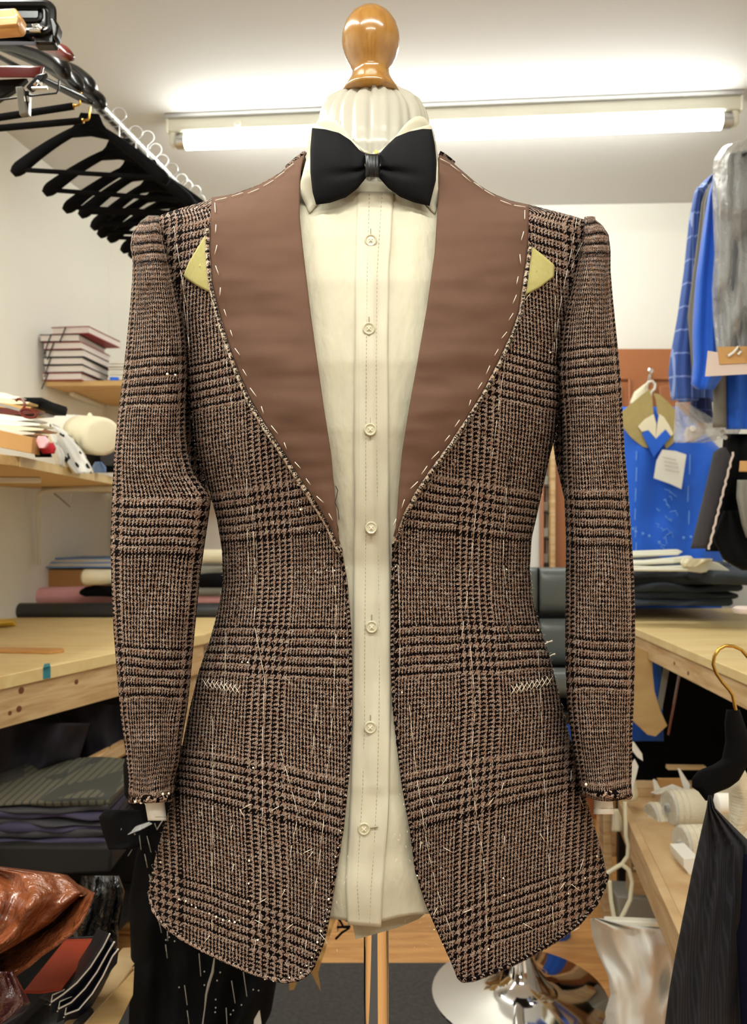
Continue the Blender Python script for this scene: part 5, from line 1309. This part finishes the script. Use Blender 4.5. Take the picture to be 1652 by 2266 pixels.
# ================================================================== STOOL / CHAIR
ch = thing('bar_stool', 'black leather bar stool on a chrome disc base behind the jacket', 'stool', P(1150, 2217, 1.95))
cxs = P(1148, 0, 1.95).x
MB().lathe((cxs, 1.95, 0), [(.205, .0), (.212, .008), (.208, .016), (.16, .026), (.10, .038), (.062, .056), (.044, .082), (.034, .105), (.030, .125)], 72).build('disc_base', M['chrome'], ch, smooth=True)
MB().lathe((cxs, 1.95, 0), [(.034, .118), (.037, .122), (.037, .134), (.033, .142), (.031, .16)], 40).build('collar', M['chrome'], ch, smooth=True)
MB().tube([(cxs, 1.95, .14), (cxs, 1.95, .66)], .024, 28).build('gas_column', M['chrome'], ch, smooth=True)
zs = P(0, 1520, 1.98).z
def cushion(name, x0, x1, y0, y1, d, th, mt=None, pw=5):
    return drape(name, [(x0, y0 + 4), (x0 - 1, (y0 + y1) / 2), (x0, y1 - 3)], [(x1, y0 + 4), (x1 + 1, (y0 + y1) / 2), (x1, y1 - 3)], lambda y: d + .02 * abs((y - (y0 + y1) / 2) / (y1 - y0)) ** 2, th, mt or M['leather'], ch, nv=10, pw=pw, bulge=lambda y: max(.25, 1 - abs(2 * (y - (y0 + y1) / 2) / (y1 - y0)) ** 6))
for (x0, x1) in ((1086, 1189), (1193, 1300)):
    cushion('back_cushion', x0, x1, 1252, 1360, 2.10, .028); cushion('back_cushion', x0, x1, 1365, 1474, 2.085, .028)
pplate('back_shell', rrect(1088, 1256, 1298, 1480, 12), 2.125, .02, M['blackplast'], ch, bevel=.004)
drape('seat_cushion', [(1085, 1478), (1080, 1500), (1082, 1545)], [(1300, 1478), (1306, 1500), (1304, 1545)], 1.98, .14, M['leather'], ch, nv=12, pw=5, bulge=lambda y: max(.3, 1 - abs((y - 1512) / 36) ** 5 * .6))
MB().box((cxs + .04, 1.96, zs - .045), (.22, .22, .03)).build('seat_plate', M['blackplast'], ch, bevel=.006)
bl_ = drape('blue_cloth', [(1195, 1490), (1215, 1700), (1215, 2088)], [(1300, 1490), (1300, 1700), (1262, 1900), (1262, 2088)], 2.24, .02, M['blue'], wrink=.02, nv=10); prop(bl_, 'bright blue cloth hanging below the stool seat', 'cloth')

# ================================================================== RIGHT TABLE
rtb = thing('work_table', 'pale pine table on the right carrying folded trousers', 'table', (1.15, 2.2, 0))
zz = CAMZ - .312
mb = MB(); mb.prism([(.752, 1.45, zz), (.752, 2.40, zz), (.72, 2.87, zz), (1.60, 2.87, zz), (1.60, 1.45, zz)], (0, 0, -.022)); mb.build('table_top', M['pine_top'], rtb, bevel=.0015)
mb = MB(); mb.prism([(.758, 1.46, zz - .0225), (.758, 2.42, zz - .0225), (.78, 2.42, zz - .0225), (.78, 1.46, zz - .0225)], (0, 0, -.052)); mb.build('apron', M['pine'], rtb, bevel=.001)
for k in range(2): MB().lathe(P(1452 + k * 58, 1437 + k * 14, 1.0) * 1, [(.0, .0), (.001, 0)], 6) if False else None
for (x, y) in ((.80, 2.8), (1.55, 2.8), (1.55, 1.5)): MB().box((x, y, (zz - .03) / 2), (.05, .05, zz - .03)).build('leg', M['pine'], rtb)
for (y_, z_) in ((2.05, -.05), (1.96, -.058)):
    MB().lathe((.7575, y_, zz + z_), [(.0002, -.0004), (.005, -.0002), (.005, .001)], 12, ax=(1, 0, 0)).build('knot', M['knotw'], rtb)
# folded trousers
tg = 'folded trousers piled on the right table'
dl = ['slate folded trousers at the bottom of the right pile', 'slate folded trousers second from the bottom of the right pile', 'slate folded trousers third from the bottom of the right pile', 'slate folded trousers fourth from the bottom of the right pile', 'dark folded trousers second from the top of the right pile', 'dark folded trousers on top of the right pile, under the hangers']
for k in range(6):
    y_ = 1341 - k * 15.5
    slab('folded_trousers', 1340, 1640 - abs(k - 2) * 9, y_ - 16.5, y_, 2.50 + .015 * (k % 2), .40, M['jeans'] if k % 2 else M['jeans'], wav=.016, seed=40 + k * 3, yaw=math.radians(-1.0), nx=40, label=dl[k], cat='trousers', group=tg)
mb_ = slab('folded_trousers', 1580, 1760, 1262, 1296, 2.3, .4, M['jeans'], wav=.016, seed=77, nx=30, label='slate trousers slipping off the right side of the pile', cat='trousers', group=tg)
wg = 'white plastic hangers lying on the trousers'
for k, (pts, lab) in enumerate((([(1345, 1222), (1420, 1219), (1500, 1216), (1512, 1221), (1500, 1228), (1420, 1233), (1345, 1238)], 'white hanger lying topmost on the trousers'),
                                ([(1345, 1240), (1430, 1240), (1490, 1234), (1530, 1230), (1536, 1238), (1500, 1246), (1430, 1250), (1345, 1254)], 'white hanger under the topmost one on the trousers'),
                                ([(1395, 1252), (1450, 1254), (1520, 1252), (1560, 1238), (1590, 1246), (1614, 1262), (1612, 1272), (1580, 1264), (1552, 1268), (1500, 1262), (1395, 1256)], 'white hanger with broad shoulder end on the right'))):
    t = thing('white_hanger', lab, 'hanger', P(sum(p[0] for p in pts) / len(pts), 1245, 2.42 - .03 * k), wg)
    pplate('hanger_arms', pts, 2.42 - .03 * k, .03, M['whiteplast'], t, bevel=.004)
    MB().tube([P(pts[0][0], pts[0][1] + 8, 2.41 - .03 * k), P(pts[2][0], pts[2][1] + 9, 2.41 - .03 * k)], .005, 8).build('trouser_bar', M['whiteplast'], t, smooth=True)
t = drape('crumpled_bag', [(1508, 1236), (1504, 1246), (1510, 1254)], [(1540, 1222), (1575, 1226), (1576, 1240), (1545, 1254)], 2.36, .03, M['cream'], wrink=.02, nv=12, nu=20); prop(t, 'crumpled cream cloth tie between the white hangers', 'cloth')
prop(MB().lathe(P(1645, 1352, 1.75), [(.02, -.004), (.022, 0), (.022, .006), (.016, .010)], 24).build('thread_dish', M['pinkpaper'], smooth=True, auto=40), 'small pinkish dish at the right edge of the right table', 'dish')
# bent plywood and dark hangings under the table
py_ = pplate('bent_plywood', [(1395, 1425), (1442, 1446), (1444, 1490), (1448, 1530), (1460, 1570), (1476, 1606), (1450, 1630), (1432, 1626), (1396, 1592)], 2.25, .012, M['ply'], bevel=.001); prop(py_, 'shaped brown plywood panel leaning under the right table', 'board')
bl_ = drape('blue_cloth', [(1385, 1420), (1388, 1640)], [(1462, 1440), (1468, 1640)], 2.42, .02, M['blue'], wrink=.02, nv=10); prop(bl_, 'blue coat skirt showing behind the plywood panel', 'cloth')
prop(pplate('grey_strip', [(1470, 1468), (1482, 1474), (1464, 1572), (1454, 1566)], 2.26, .006, M['greycloth']), 'narrow grey strip leaning right of the plywood panel', 'strip')
prop(pplate('pink_strip', [(1502, 1488), (1506, 1490), (1480, 1628), (1477, 1626)], 2.2, .006, M['mahog']), 'thin reddish strip leaning right of the grey strip', 'strip')
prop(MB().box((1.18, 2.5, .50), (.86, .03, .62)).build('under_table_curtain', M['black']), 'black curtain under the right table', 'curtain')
# low shelf
rz = CAMZ - .75
lo = thing('low_shelf', 'low pine shelf under the right table holding calico rolls', 'shelf', (1.0, 1.9, rz))
f0, f1 = P(1384, 1775, 2.16), P(1512, 2043, 1.51)
f0.z = f1.z = rz
f1b = f1 + (f1 - f0) * .35
mb = MB(); mb.prism([f1b, f0, Vector((f0.x, 2.34, rz)), Vector((1.5, 2.34, rz)), Vector((1.5, f1b.y, rz))], (0, 0, -.018)); mb.build('shelf_board', M['pine'], lo)
n_ = Vector((-(f0 - f1).y, (f0 - f1).x, 0)).normalized() * -1
mb = MB(); mb.prism([f1b + Vector((0, 0, .006)), f0 + Vector((0, 0, .006)), f0 + n_ * -.02 + Vector((0, 0, .006)), f1b + n_ * -.02 + Vector((0, 0, .006))], (0, 0, -.075)); mb.build('front_rail', M['pine'], lo, bevel=.002)
for p in (f0 + Vector((.02, -.02, 0)), f1b + Vector((.03, .02, 0))): MB().box((p.x, p.y, (rz - .02) / 2), (.04, .04, rz - .02)).build('leg', M['pine'], lo)
def roll_of(label, xa, ya, xb, yb, d, r_):
    t = thing('calico_roll', label, 'roll', P((xa + xb) / 2, (ya + yb) / 2 + 20, d), 'calico rolls on the low shelf')
    A, B = P(xa, ya, d), P(xb, yb, d + .03)
    mb = MB(); mb.tube([A, A.lerp(B, .03), B], [r_ * .9, r_, r_], 30); mb.build('roll_body', M['calico'], t, smooth=True, auto=50)
    ax = (B - A).normalized()
    MB().lathe(A, [(r_ * .30, -.012), (r_ * .34, -.002), (r_ * .9, -.002), (r_ * .98, .004)], 30, ax=ax).build('wrapped_end', M['plasticwrap'], t, smooth=True)
    MB().lathe(A, [(r_ * .12, -.006), (r_ * .2, -.006), (r_ * .2, .002)], 16, ax=ax).build('core', M['dark'], t, smooth=True)
    for k in range(3):
        pts = [A + Vector((0, 0, 0)) + ax * (.01 + .015 * k) + Vector((0, -math.cos(a_), math.sin(a_))) * (r_ * 1.01) for a_ in [math.pi * 2 * q_ / 24 for q_ in range(25)]]
        MB().tube(pts, .0012, 5).build('film_fold', M['plasticwrap'], t, smooth=True)
    return t
roll_of('calico roll uppermost of the three on the low shelf', 1478, 1790, 1640, 1786, 2.02, .0455)
roll_of('calico roll on the left of the three on the low shelf', 1438, 1817, 1600, 1818, 2.06, .046)
roll_of('calico roll lowest and nearest on the low shelf', 1506, 1872, 1680, 1868, 1.86, .046)
prop(pplate('white_box', [(1512, 1900), (1545, 1898), (1545, 1950), (1530, 1944), (1512, 1918)], 1.72, .08, M['paper'], bevel=.001), 'white paper box below the nearest calico roll', 'box')
prop(pplate('wood_block', [(1412, 1742), (1445, 1742), (1445, 1766), (1408, 1766)], 2.2, .06, M['pine'], bevel=.001), 'small pine block behind the calico rolls', 'block')
pp_ = thing('paper_sheets', 'loose white papers standing and lying behind the calico rolls', 'paper', P(1470, 1755, 2.1))
for pl in ([(1440, 1754), (1466, 1744), (1488, 1736), (1516, 1747), (1480, 1752), (1452, 1758)], [(1444, 1726), (1449, 1725), (1462, 1746), (1448, 1752)], [(1499, 1700), (1504, 1702), (1526, 1736), (1524, 1752), (1514, 1750)]):
    pplate('paper_sheet', pl, 2.12, .003, M['paper'], pp_)
prop(pplate('brown_board', [(1455, 1724), (1508, 1724), (1510, 1742), (1462, 1744)], 2.25, .01, M['card']), 'small brown cardboard panel behind the loose papers', 'board')
prop(pplate('wood_strip', [(1478, 1696), (1562, 1697), (1560, 1704), (1478, 1704)], 2.28, .02, M['pine']), 'thin pine strip in the dark under the right table', 'strip')
o = pplate('white_tag_paper', [(1388, 1722), (1396, 1690), (1404, 1680), (1412, 1696), (1404, 1730), (1396, 1760), (1386, 1770)], 2.05, .003, M['paper']); prop(o, 'white paper tag standing beside the right cuff', 'paper')
o = pplate('white_strap', [(1394, 1640), (1402, 1642), (1420, 1668), (1422, 1684), (1410, 1676), (1394, 1656)], 2.05, .003, M['paper']); prop(o, 'white strap end above the paper tag beside the right cuff', 'strap')
o = drape('cream_cloth', [(1392, 1730), (1390, 1772)], [(1406, 1728), (1412, 1760), (1404, 1774)], 2.1, .03, M['cream'], wrink=.01, nv=8); prop(o, 'cream cloth bundle at the far end of the low shelf', 'cloth')
# cables, post, storage box, plastic bag under the shelf
prop(MB().tube([P(x, y, 1.98) for x, y in [(1382, 1775), (1384, 1850), (1390, 1870), (1388, 1895), (1376, 1912), (1360, 1921), (1346, 1930), (1336, 1936)]], .0052, 10).build('cable', M['cable'], smooth=True), 'white cable arching down from the low shelf to the jacket', 'cable')
prop(MB().tube([P(x, y, 1.90) for x, y in [(1374, 1912), (1390, 1924), (1398, 1950), (1394, 1990), (1380, 2020), (1370, 2036), (1358, 2030), (1351, 1990), (1348, 1950)]], .0052, 10).build('cable', M['cable'], smooth=True), 'white cable loop hanging above the plastic bag', 'cable')
prop(pplate('wooden_post', [(1334, 1788), (1353, 1786), (1354, 2030), (1336, 2030)], 2.14, .04, M['pine'], bevel=.002), 'upright pine post beside the low shelf', 'post')
o = drape('cloth_bundle', [(1354, 1790), (1352, 1840)], [(1366, 1788), (1376, 1810), (1380, 1842)], 2.10, .03, M['cream'], wrink=.01, nv=8); prop(o, 'cream cloth bundle hung on the pine post', 'cloth')
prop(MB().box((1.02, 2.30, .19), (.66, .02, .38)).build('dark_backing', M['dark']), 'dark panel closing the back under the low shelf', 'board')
prop(pplate('storage_box', [(1364, 1984), (1450, 1990), (1476, 2060), (1376, 2060)], 2.1, .1, M['greybox'], bevel=.004), 'grey plastic storage box behind the white bag', 'box')
o = cyl('steel_tin', 1396, 1432, 1918, .014, 2.12, M['steel'], 'small steel cylinder under the low shelf', 'tin')
wb = thing('waste_bag', 'white plastic sack in a bin beside the stool base', 'bag', P(1410, 2330, 1.75))
prop(pplate('bin_lid_bar', [(1340, 2036), (1478, 2042), (1482, 2054), (1342, 2050)], 1.74, .02, M['whiteplast'], wb, bevel=.003))
drape('sack', [(1306, 2032), (1310, 2070), (1322, 2110), (1345, 2160), (1350, 2200), (1338, 2240), (1346, 2320)], [(1330, 2032), (1484, 2056), (1500, 2090), (1500, 2180), (1490, 2320)], 1.80, .10, M['bag'], wb, folds=.018, nf=3, wrink=.05, nu=40, nv=60, pw=2.6)

# ================================================================== RIGHT FOREGROUND: black trousers, hanger, hook
hk = thing('garment_hanger', 'brass-hooked black hanger in front of the right table', 'hanger', P(1590, 1755, 1.05))
MB().tube([P(x, y, 1.05) for x, y in [(1668, 1470), (1652, 1452), (1640, 1438), (1622, 1430), (1604, 1429), (1590, 1436), (1580, 1452), (1577, 1470), (1584, 1490), (1598, 1510), (1612, 1526), (1620, 1538), (1623, 1552), (1627, 1571)]], .0022, 10).build('hook', M['gold'], hk, smooth=True)
drape('padded_shoulder', [(1606, 1570), (1602, 1600), (1604, 1640), (1596, 1680), (1574, 1694), (1545, 1704), (1530, 1722), (1530, 1742), (1545, 1752), (1560, 1772)], [(1636, 1570), (1660, 1640), (1668, 1680), (1650, 1700), (1634, 1728), (1612, 1744), (1580, 1756), (1577, 1772)], 1.07, .02, M['velvet'], hk, nv=40, nu=16)
tr_ = thing('black_trousers', 'black ribbed trousers hanging in the right foreground', 'trousers', P(1560, 2400, 1.05))
drape('trouser_leg', [(1566, 1760), (1562, 1790), (1548, 1850), (1530, 1930), (1510, 2030), (1494, 2110), (1480, 2190), (1462, 2330)], [(1574, 1760), (1582, 1788), (1600, 1806), (1630, 1836), (1668, 1872), (1690, 1950), (1690, 2330)], 1.05, .035, M['rib'], tr_, folds=.008, nf=4, nu=30, nv=40, wrink=.006, pw=2.6)
o = drape('navy_garment', [(1644, 1890), (1640, 1960), (1636, 2040), (1628, 2050), (1640, 2300)], [(1700, 1890), (1710, 2300)], .99, .012, mat('navy_wool', (7, 7, 26), .9, spec=.1), nv=14); prop(o, 'dark navy garment edge at the right border', 'garment')
o = drape('garment_bag', [(1640, 1700), (1626, 1722), (1611, 1738), (1612, 1800), (1614, 1840)], [(1645, 1700), (1665, 1735), (1700, 1780), (1700, 1900), (1640, 1850)], 1.18, .03, M['calico'], nv=20, wrink=.01, y1=1880); prop(o, 'cream calico garment bag at the right edge behind the trousers', 'garment bag')
o = cyl('paper_roll', 1582, 1700, 1778, .018, 1.45, M['paper'], 'pale paper roll behind the black trousers', 'roll')
# dark garments right of table
for k, (L2, R2, mt, d, lab) in enumerate((
    ([(1600, 960), (1596, 1010), (1560, 1220)], [(1700, 960), (1700, 1220)], 'black', 2.05, 'black suit hanging at the right edge above the trousers pile'),
    ([(1630, 1062), (1628, 1100), (1640, 1160), (1650, 1190)], [(1700, 1062), (1700, 1190)], 'greycloth', 1.90, 'beige grey cloth at the right edge above the trousers pile'),
    ([(1600, 1130), (1575, 1190), (1600, 1240), (1640, 1262)], [(1640, 1130), (1700, 1190), (1700, 1262)], 'black', 1.98, 'black sleeve bunched at the right edge just above the slipping trousers'))):
    o = drape('black_garment' if mt == 'black' else 'beige_cloth', L2, R2, d, .05, M[mt], folds=.015, wrink=.02, nv=16, seed=k); prop(o, lab, 'garment')
o = drape('grey_sleeve', [(1594, 990), (1578, 1000), (1562, 1070), (1545, 1140), (1527, 1214)], [(1605, 990), (1618, 1010), (1606, 1070), (1588, 1140), (1564, 1218)], 1.95, .022, M['dkgrey'], nv=20, pw=2.6); prop(o, 'dark grey sleeve slanting down to the white hangers', 'sleeve')
prop(MB().tube([P(x + 1.5 * math.sin(y * .3), y, 1.92) for x, y in [(1622 - (y_ - 1000) * .255, y_) for y_ in range(1000, 1222, 8)]], .0028, 6).build('lace_strip', M['pinkpaper'], smooth=True), 'pale twisted lace strip beside the dark grey sleeve', 'strip')
prop(drape('brown_leather_scrap', [(1636, 1020), (1634, 1044)], [(1700, 1016), (1700, 1046)], 1.88, .015, M['card'], nv=6, wrink=.01), 'tan leather scrap at the right edge beside the black suit', 'scrap')

# ================================================================== HANGING GARMENTS, upper right
rr2 = thing('clothes_rail', 'steel clothes rail above the hanging blue garments on the right', 'rail', (1.2, 2.0, 1.95))
MB().tube([(1.22, 2.3, 1.98), (1.22, 1.2, 1.98)], .012, 14).build('rail_tube', M['steel'], rr2, smooth=True)
for p in ((1.22, 2.25), (1.22, 1.25)): MB().tube([(p[0], p[1], 1.98), (p[0], p[1], CEILZ)], .007, 8).build('ceiling_bracket', M['steel'], rr2)
t = thing('check_jacket', 'blue window check jacket, leftmost on the right rail', 'jacket', P(1530, 940, 2.15))
drape('jacket_body', [(1575, 385), (1555, 402), (1535, 425), (1526, 480), (1517, 600), (1505, 700), (1495, 800), (1500, 890)], [(1580, 385), (1590, 440), (1590, 700), (1580, 890)], 2.25, .05, M['plaid'], t, folds=.010, nv=40, nu=20)
drape('sleeve', [(1540, 415), (1524, 480), (1512, 600), (1498, 700), (1482, 790), (1478, 830), (1484, 886)], [(1555, 415), (1556, 500), (1550, 640), (1541, 740), (1540, 800), (1545, 886)], 2.08, .035, M['plaid'], t, folds=.005, nv=40, nu=16)
t = drape('check_cuff', [(1528, 880), (1522, 936)], [(1574, 880), (1578, 938)], 2.16, .03, M['plaid_dk'], nv=8); prop(t, 'dark navy check sleeve end below the blue check jacket', 'sleeve')
t = drape('grey_jacket', [(1570, 405), (1552, 440), (1538, 560), (1520, 700), (1530, 830)], [(1580, 405), (1590, 560), (1590, 830)], 2.04, .03, M['greycloth'], folds=.01, nv=20, nu=20); prop(t, 'grey garment squeezed between the blue check and bright blue jackets', 'jacket')
t = thing('blue_coat', 'bright royal blue coat beside the film-wrapped jacket', 'coat', P(1570, 860, 1.95))
drape('coat_sleeve', [(1578, 392), (1566, 430), (1552, 520), (1538, 620), (1531, 740), (1533, 800), (1528, 852), (1540, 862)], [(1584, 392), (1600, 600), (1606, 760), (1600, 830), (1580, 862)], 1.93, .04, M['blue'], t, folds=.010, nf=2, nv=40, nu=24)
drape('coat_body', [(1604, 820), (1606, 950)], [(1720, 820), (1720, 952)], 1.98, .04, M['blue'], t, folds=.01, nv=20, nu=24)
t = drape('grey_trousers', [(1578, 800), (1576, 946)], [(1606, 800), (1608, 946)], 1.97, .02, M['greycloth'], nv=10); prop(t, 'grey trouser leg hanging between the blue garments', 'trousers')
t = thing('wrapped_jacket', 'grey jacket in crumpled clear plastic film at the right edge', 'jacket', P(1620, 790, 1.8))
drape('jacket_body', [(1660, 330), (1604, 342), (1596, 420), (1590, 520), (1588, 640), (1590, 700), (1596, 792)], [(1700, 330), (1720, 400), (1720, 792)], 1.83, .05, mat('slate_wool', (98, 100, 104), .8, var=.3, vscale=20), t, folds=.02, nf=3, nv=40, nu=30, wrink=.02)
drape('plastic_film', [(1655, 305), (1600, 322), (1578, 352), (1574, 420), (1580, 560), (1574, 640), (1576, 700), (1586, 795)], [(1700, 300), (1724, 400), (1724, 795)], 1.82, .068, M['plasticwrap'], t, folds=.012, nf=6, nv=70, nu=50, wrink=.05)
pplate('card_band', [(1588, 768), (1720, 764), (1720, 800), (1592, 806)], 1.745, .002, M['card'], t)
pplate('paper_band', [(1566, 776), (1588, 780), (1592, 806), (1720, 800), (1720, 824), (1560, 833)], 1.748, .002, M['pinkpaper'], t)
MB().tube([P(x, y, 1.74) for x, y in [(1610, 788), (1622, 780), (1632, 768), (1638, 778), (1632, 785)]], .003, 6).build('string_bow', M['paper'], t, smooth=True)
t = thing('accessory_bag', 'clear plastic bag with pinkish trimmings below the check cuff', 'bag', P(1540, 985, 2.0))
drape('bag_film', [(1494, 890), (1492, 920), (1488, 978), (1500, 984)], [(1520, 890), (1600, 940), (1640, 946), (1634, 962), (1560, 980)], 2.02, .02, M['plasticwrap'], t, nv=16, nu=30, wrink=.03)
drape('trimming', [(1518, 945), (1512, 960), (1516, 978)], [(1560, 942), (1560, 960), (1530, 980)], 2.02, .01, M['pinkpaper'], t, nv=8)
MB().lathe(P(1532, 948, 1.99), [(.003, -.001), (.0075, 0), (.003, .001)], 14, ax=(0, 1, 0)).build('button', M['paper'], t, smooth=True)
for (x, y) in ((1598, 956), (1604, 968), (1590, 970)): MB().lathe(P(x, y, 1.99), [(.002, -.001), (.0055, 0), (.002, .001)], 12, ax=(0, 1, 0)).build('button', M['paper'], t, smooth=True)

# ---------------- blue jacket on the door hook
dh = thing('door_hook', 'chrome coat hook on the brown door', 'hook', P(1434, 870, 3.06))
MB().tube([P(1428, 862, 3.05), P(1434, 845, 3.06), P(1438, 826, 3.08), P(1438, 820, 3.11)], [.005, .006, .007, .006], 10).build('hook_arm', M['chrome'], dh, smooth=True)
MB().lathe(P(1438, 821, 3.05), [(.001, -.009), (.010, -.005), (.012, 0), (.009, .006), (.001, .009)], 20, ax=(0, 1, 0)).build('hook_ball', M['chrome'], dh, smooth=True)
bj = thing('blue_jacket', 'royal blue half-made jacket with olive canvas collar hanging on the door', 'jacket', P(1480, 1560, 2.95))
MB().tube([P(x, y, 2.99) for x, y in [(1438, 880), (1440, 868), (1448, 860), (1449, 850), (1442, 843), (1434, 846), (1428, 852), (1422, 868)]], .0045, 8).build('hanger_hook', M['whiteplast'], bj, smooth=True)
drape('jacket_body', [(1372, 900), (1368, 1000), (1366, 1240), (1366, 1560)], [(1500, 900), (1560, 960), (1600, 1000), (1600, 1240), (1590, 1560)], 2.96, .06, M['blue'], bj, folds=.010, nf=3, nu=30, nv=40, wrink=.02, pw=3)
drape('hanger_shoulder', [(1425, 850), (1402, 868), (1392, 893)], [(1432, 850), (1434, 870), (1425, 893)], 2.95, .02, M['cream'], bj, nv=10)
def cp(name, poly, mt, d, lab=None, th=.004):
    o = pplate(name, poly, d, th, mt, bj, bevel=.001)
    if lab: o['label'] = lab
    return o
cp('collar_leaf', [(1436, 860), (1442, 880), (1446, 912), (1436, 935), (1418, 948), (1434, 992), (1420, 988), (1396, 968), (1377, 945), (1374, 912), (1400, 890)], M['olive'], 2.885, 'olive canvas collar leaf')
cp('collar_leaf', [(1446, 870), (1458, 872), (1478, 890), (1494, 906), (1494, 950), (1490, 980), (1474, 994), (1470, 985), (1480, 955), (1466, 930), (1454, 915), (1452, 890)], M['olive'], 2.885, 'olive canvas collar leaf')
cp('facing', [(1446, 916), (1452, 938), (1450, 970), (1434, 952), (1420, 956), (1411, 944), (1426, 928)], M['cream'], 2.878, 'cream facing')
cp('facing', [(1458, 916), (1468, 922), (1480, 940), (1490, 960), (1484, 966), (1472, 950), (1450, 972), (1454, 940)], M['cream'], 2.878, 'cream facing')
cp('lapel', [(1434, 952), (1450, 972), (1472, 950), (1484, 966), (1462, 992), (1446, 1012), (1440, 1000), (1420, 960)], M['blue'], 2.875)
t = pplate('paper_tag', [(1465, 995), (1494, 998), (1518, 1006), (1507, 1082), (1480, 1070), (1446, 1058), (1452, 1020)], 2.86, .002, M['paper'], bj); t['label'] = 'white paper tag with faint pencil lines'
for k in range(4):
    MB().tube([P(1466 + k * 2, 1012 + k * 9, 2.857), P(1496 + 2 * k, 1018 + k * 9, 2.857)], .0006, 4).build('pencil_line', M['greycloth'], bj)
for (x0, y0, y1) in ((1408, 998, 1018), (1408, 1034, 1065), (1406, 1080, 1110), (1405, 1125, 1150), (1406, 1165, 1190), (1407, 1200, 1228), (1526, 1005, 1050), (1522, 1075, 1110), (1524, 1130, 1160)):
    MB().tube([P(x0, y0, 2.888), P(x0 - 1, y1, 2.888)], .0016, 5).build('basting_stitch', M['blue_light'], bj)
random.seed(5)
for k in range(16):
    x, y = 1452 + random.uniform(-4, 30), 1082 + k * 8.5
    MB().tube([P(x, y, 2.888), P(x + random.uniform(4, 14), y + random.uniform(-7, 7), 2.885), P(x + random.uniform(4, 18), y + random.uniform(3, 12), 2.888)], .0014, 5).build('basting_stitch', M['blue_light'], bj)
for (x, y) in ((1400, 1170), (1406, 1176), (1422, 1181), (1436, 1186), (1458, 1200), (1512, 1190), (1528, 1188)):
    MB().lathe(P(x, y, 2.886), [(.001, -.002), (.005, 0), (.001, .002)], 10, ax=(0, 1, 0)).build('thread_tack', M['blue_light'], bj, smooth=True)
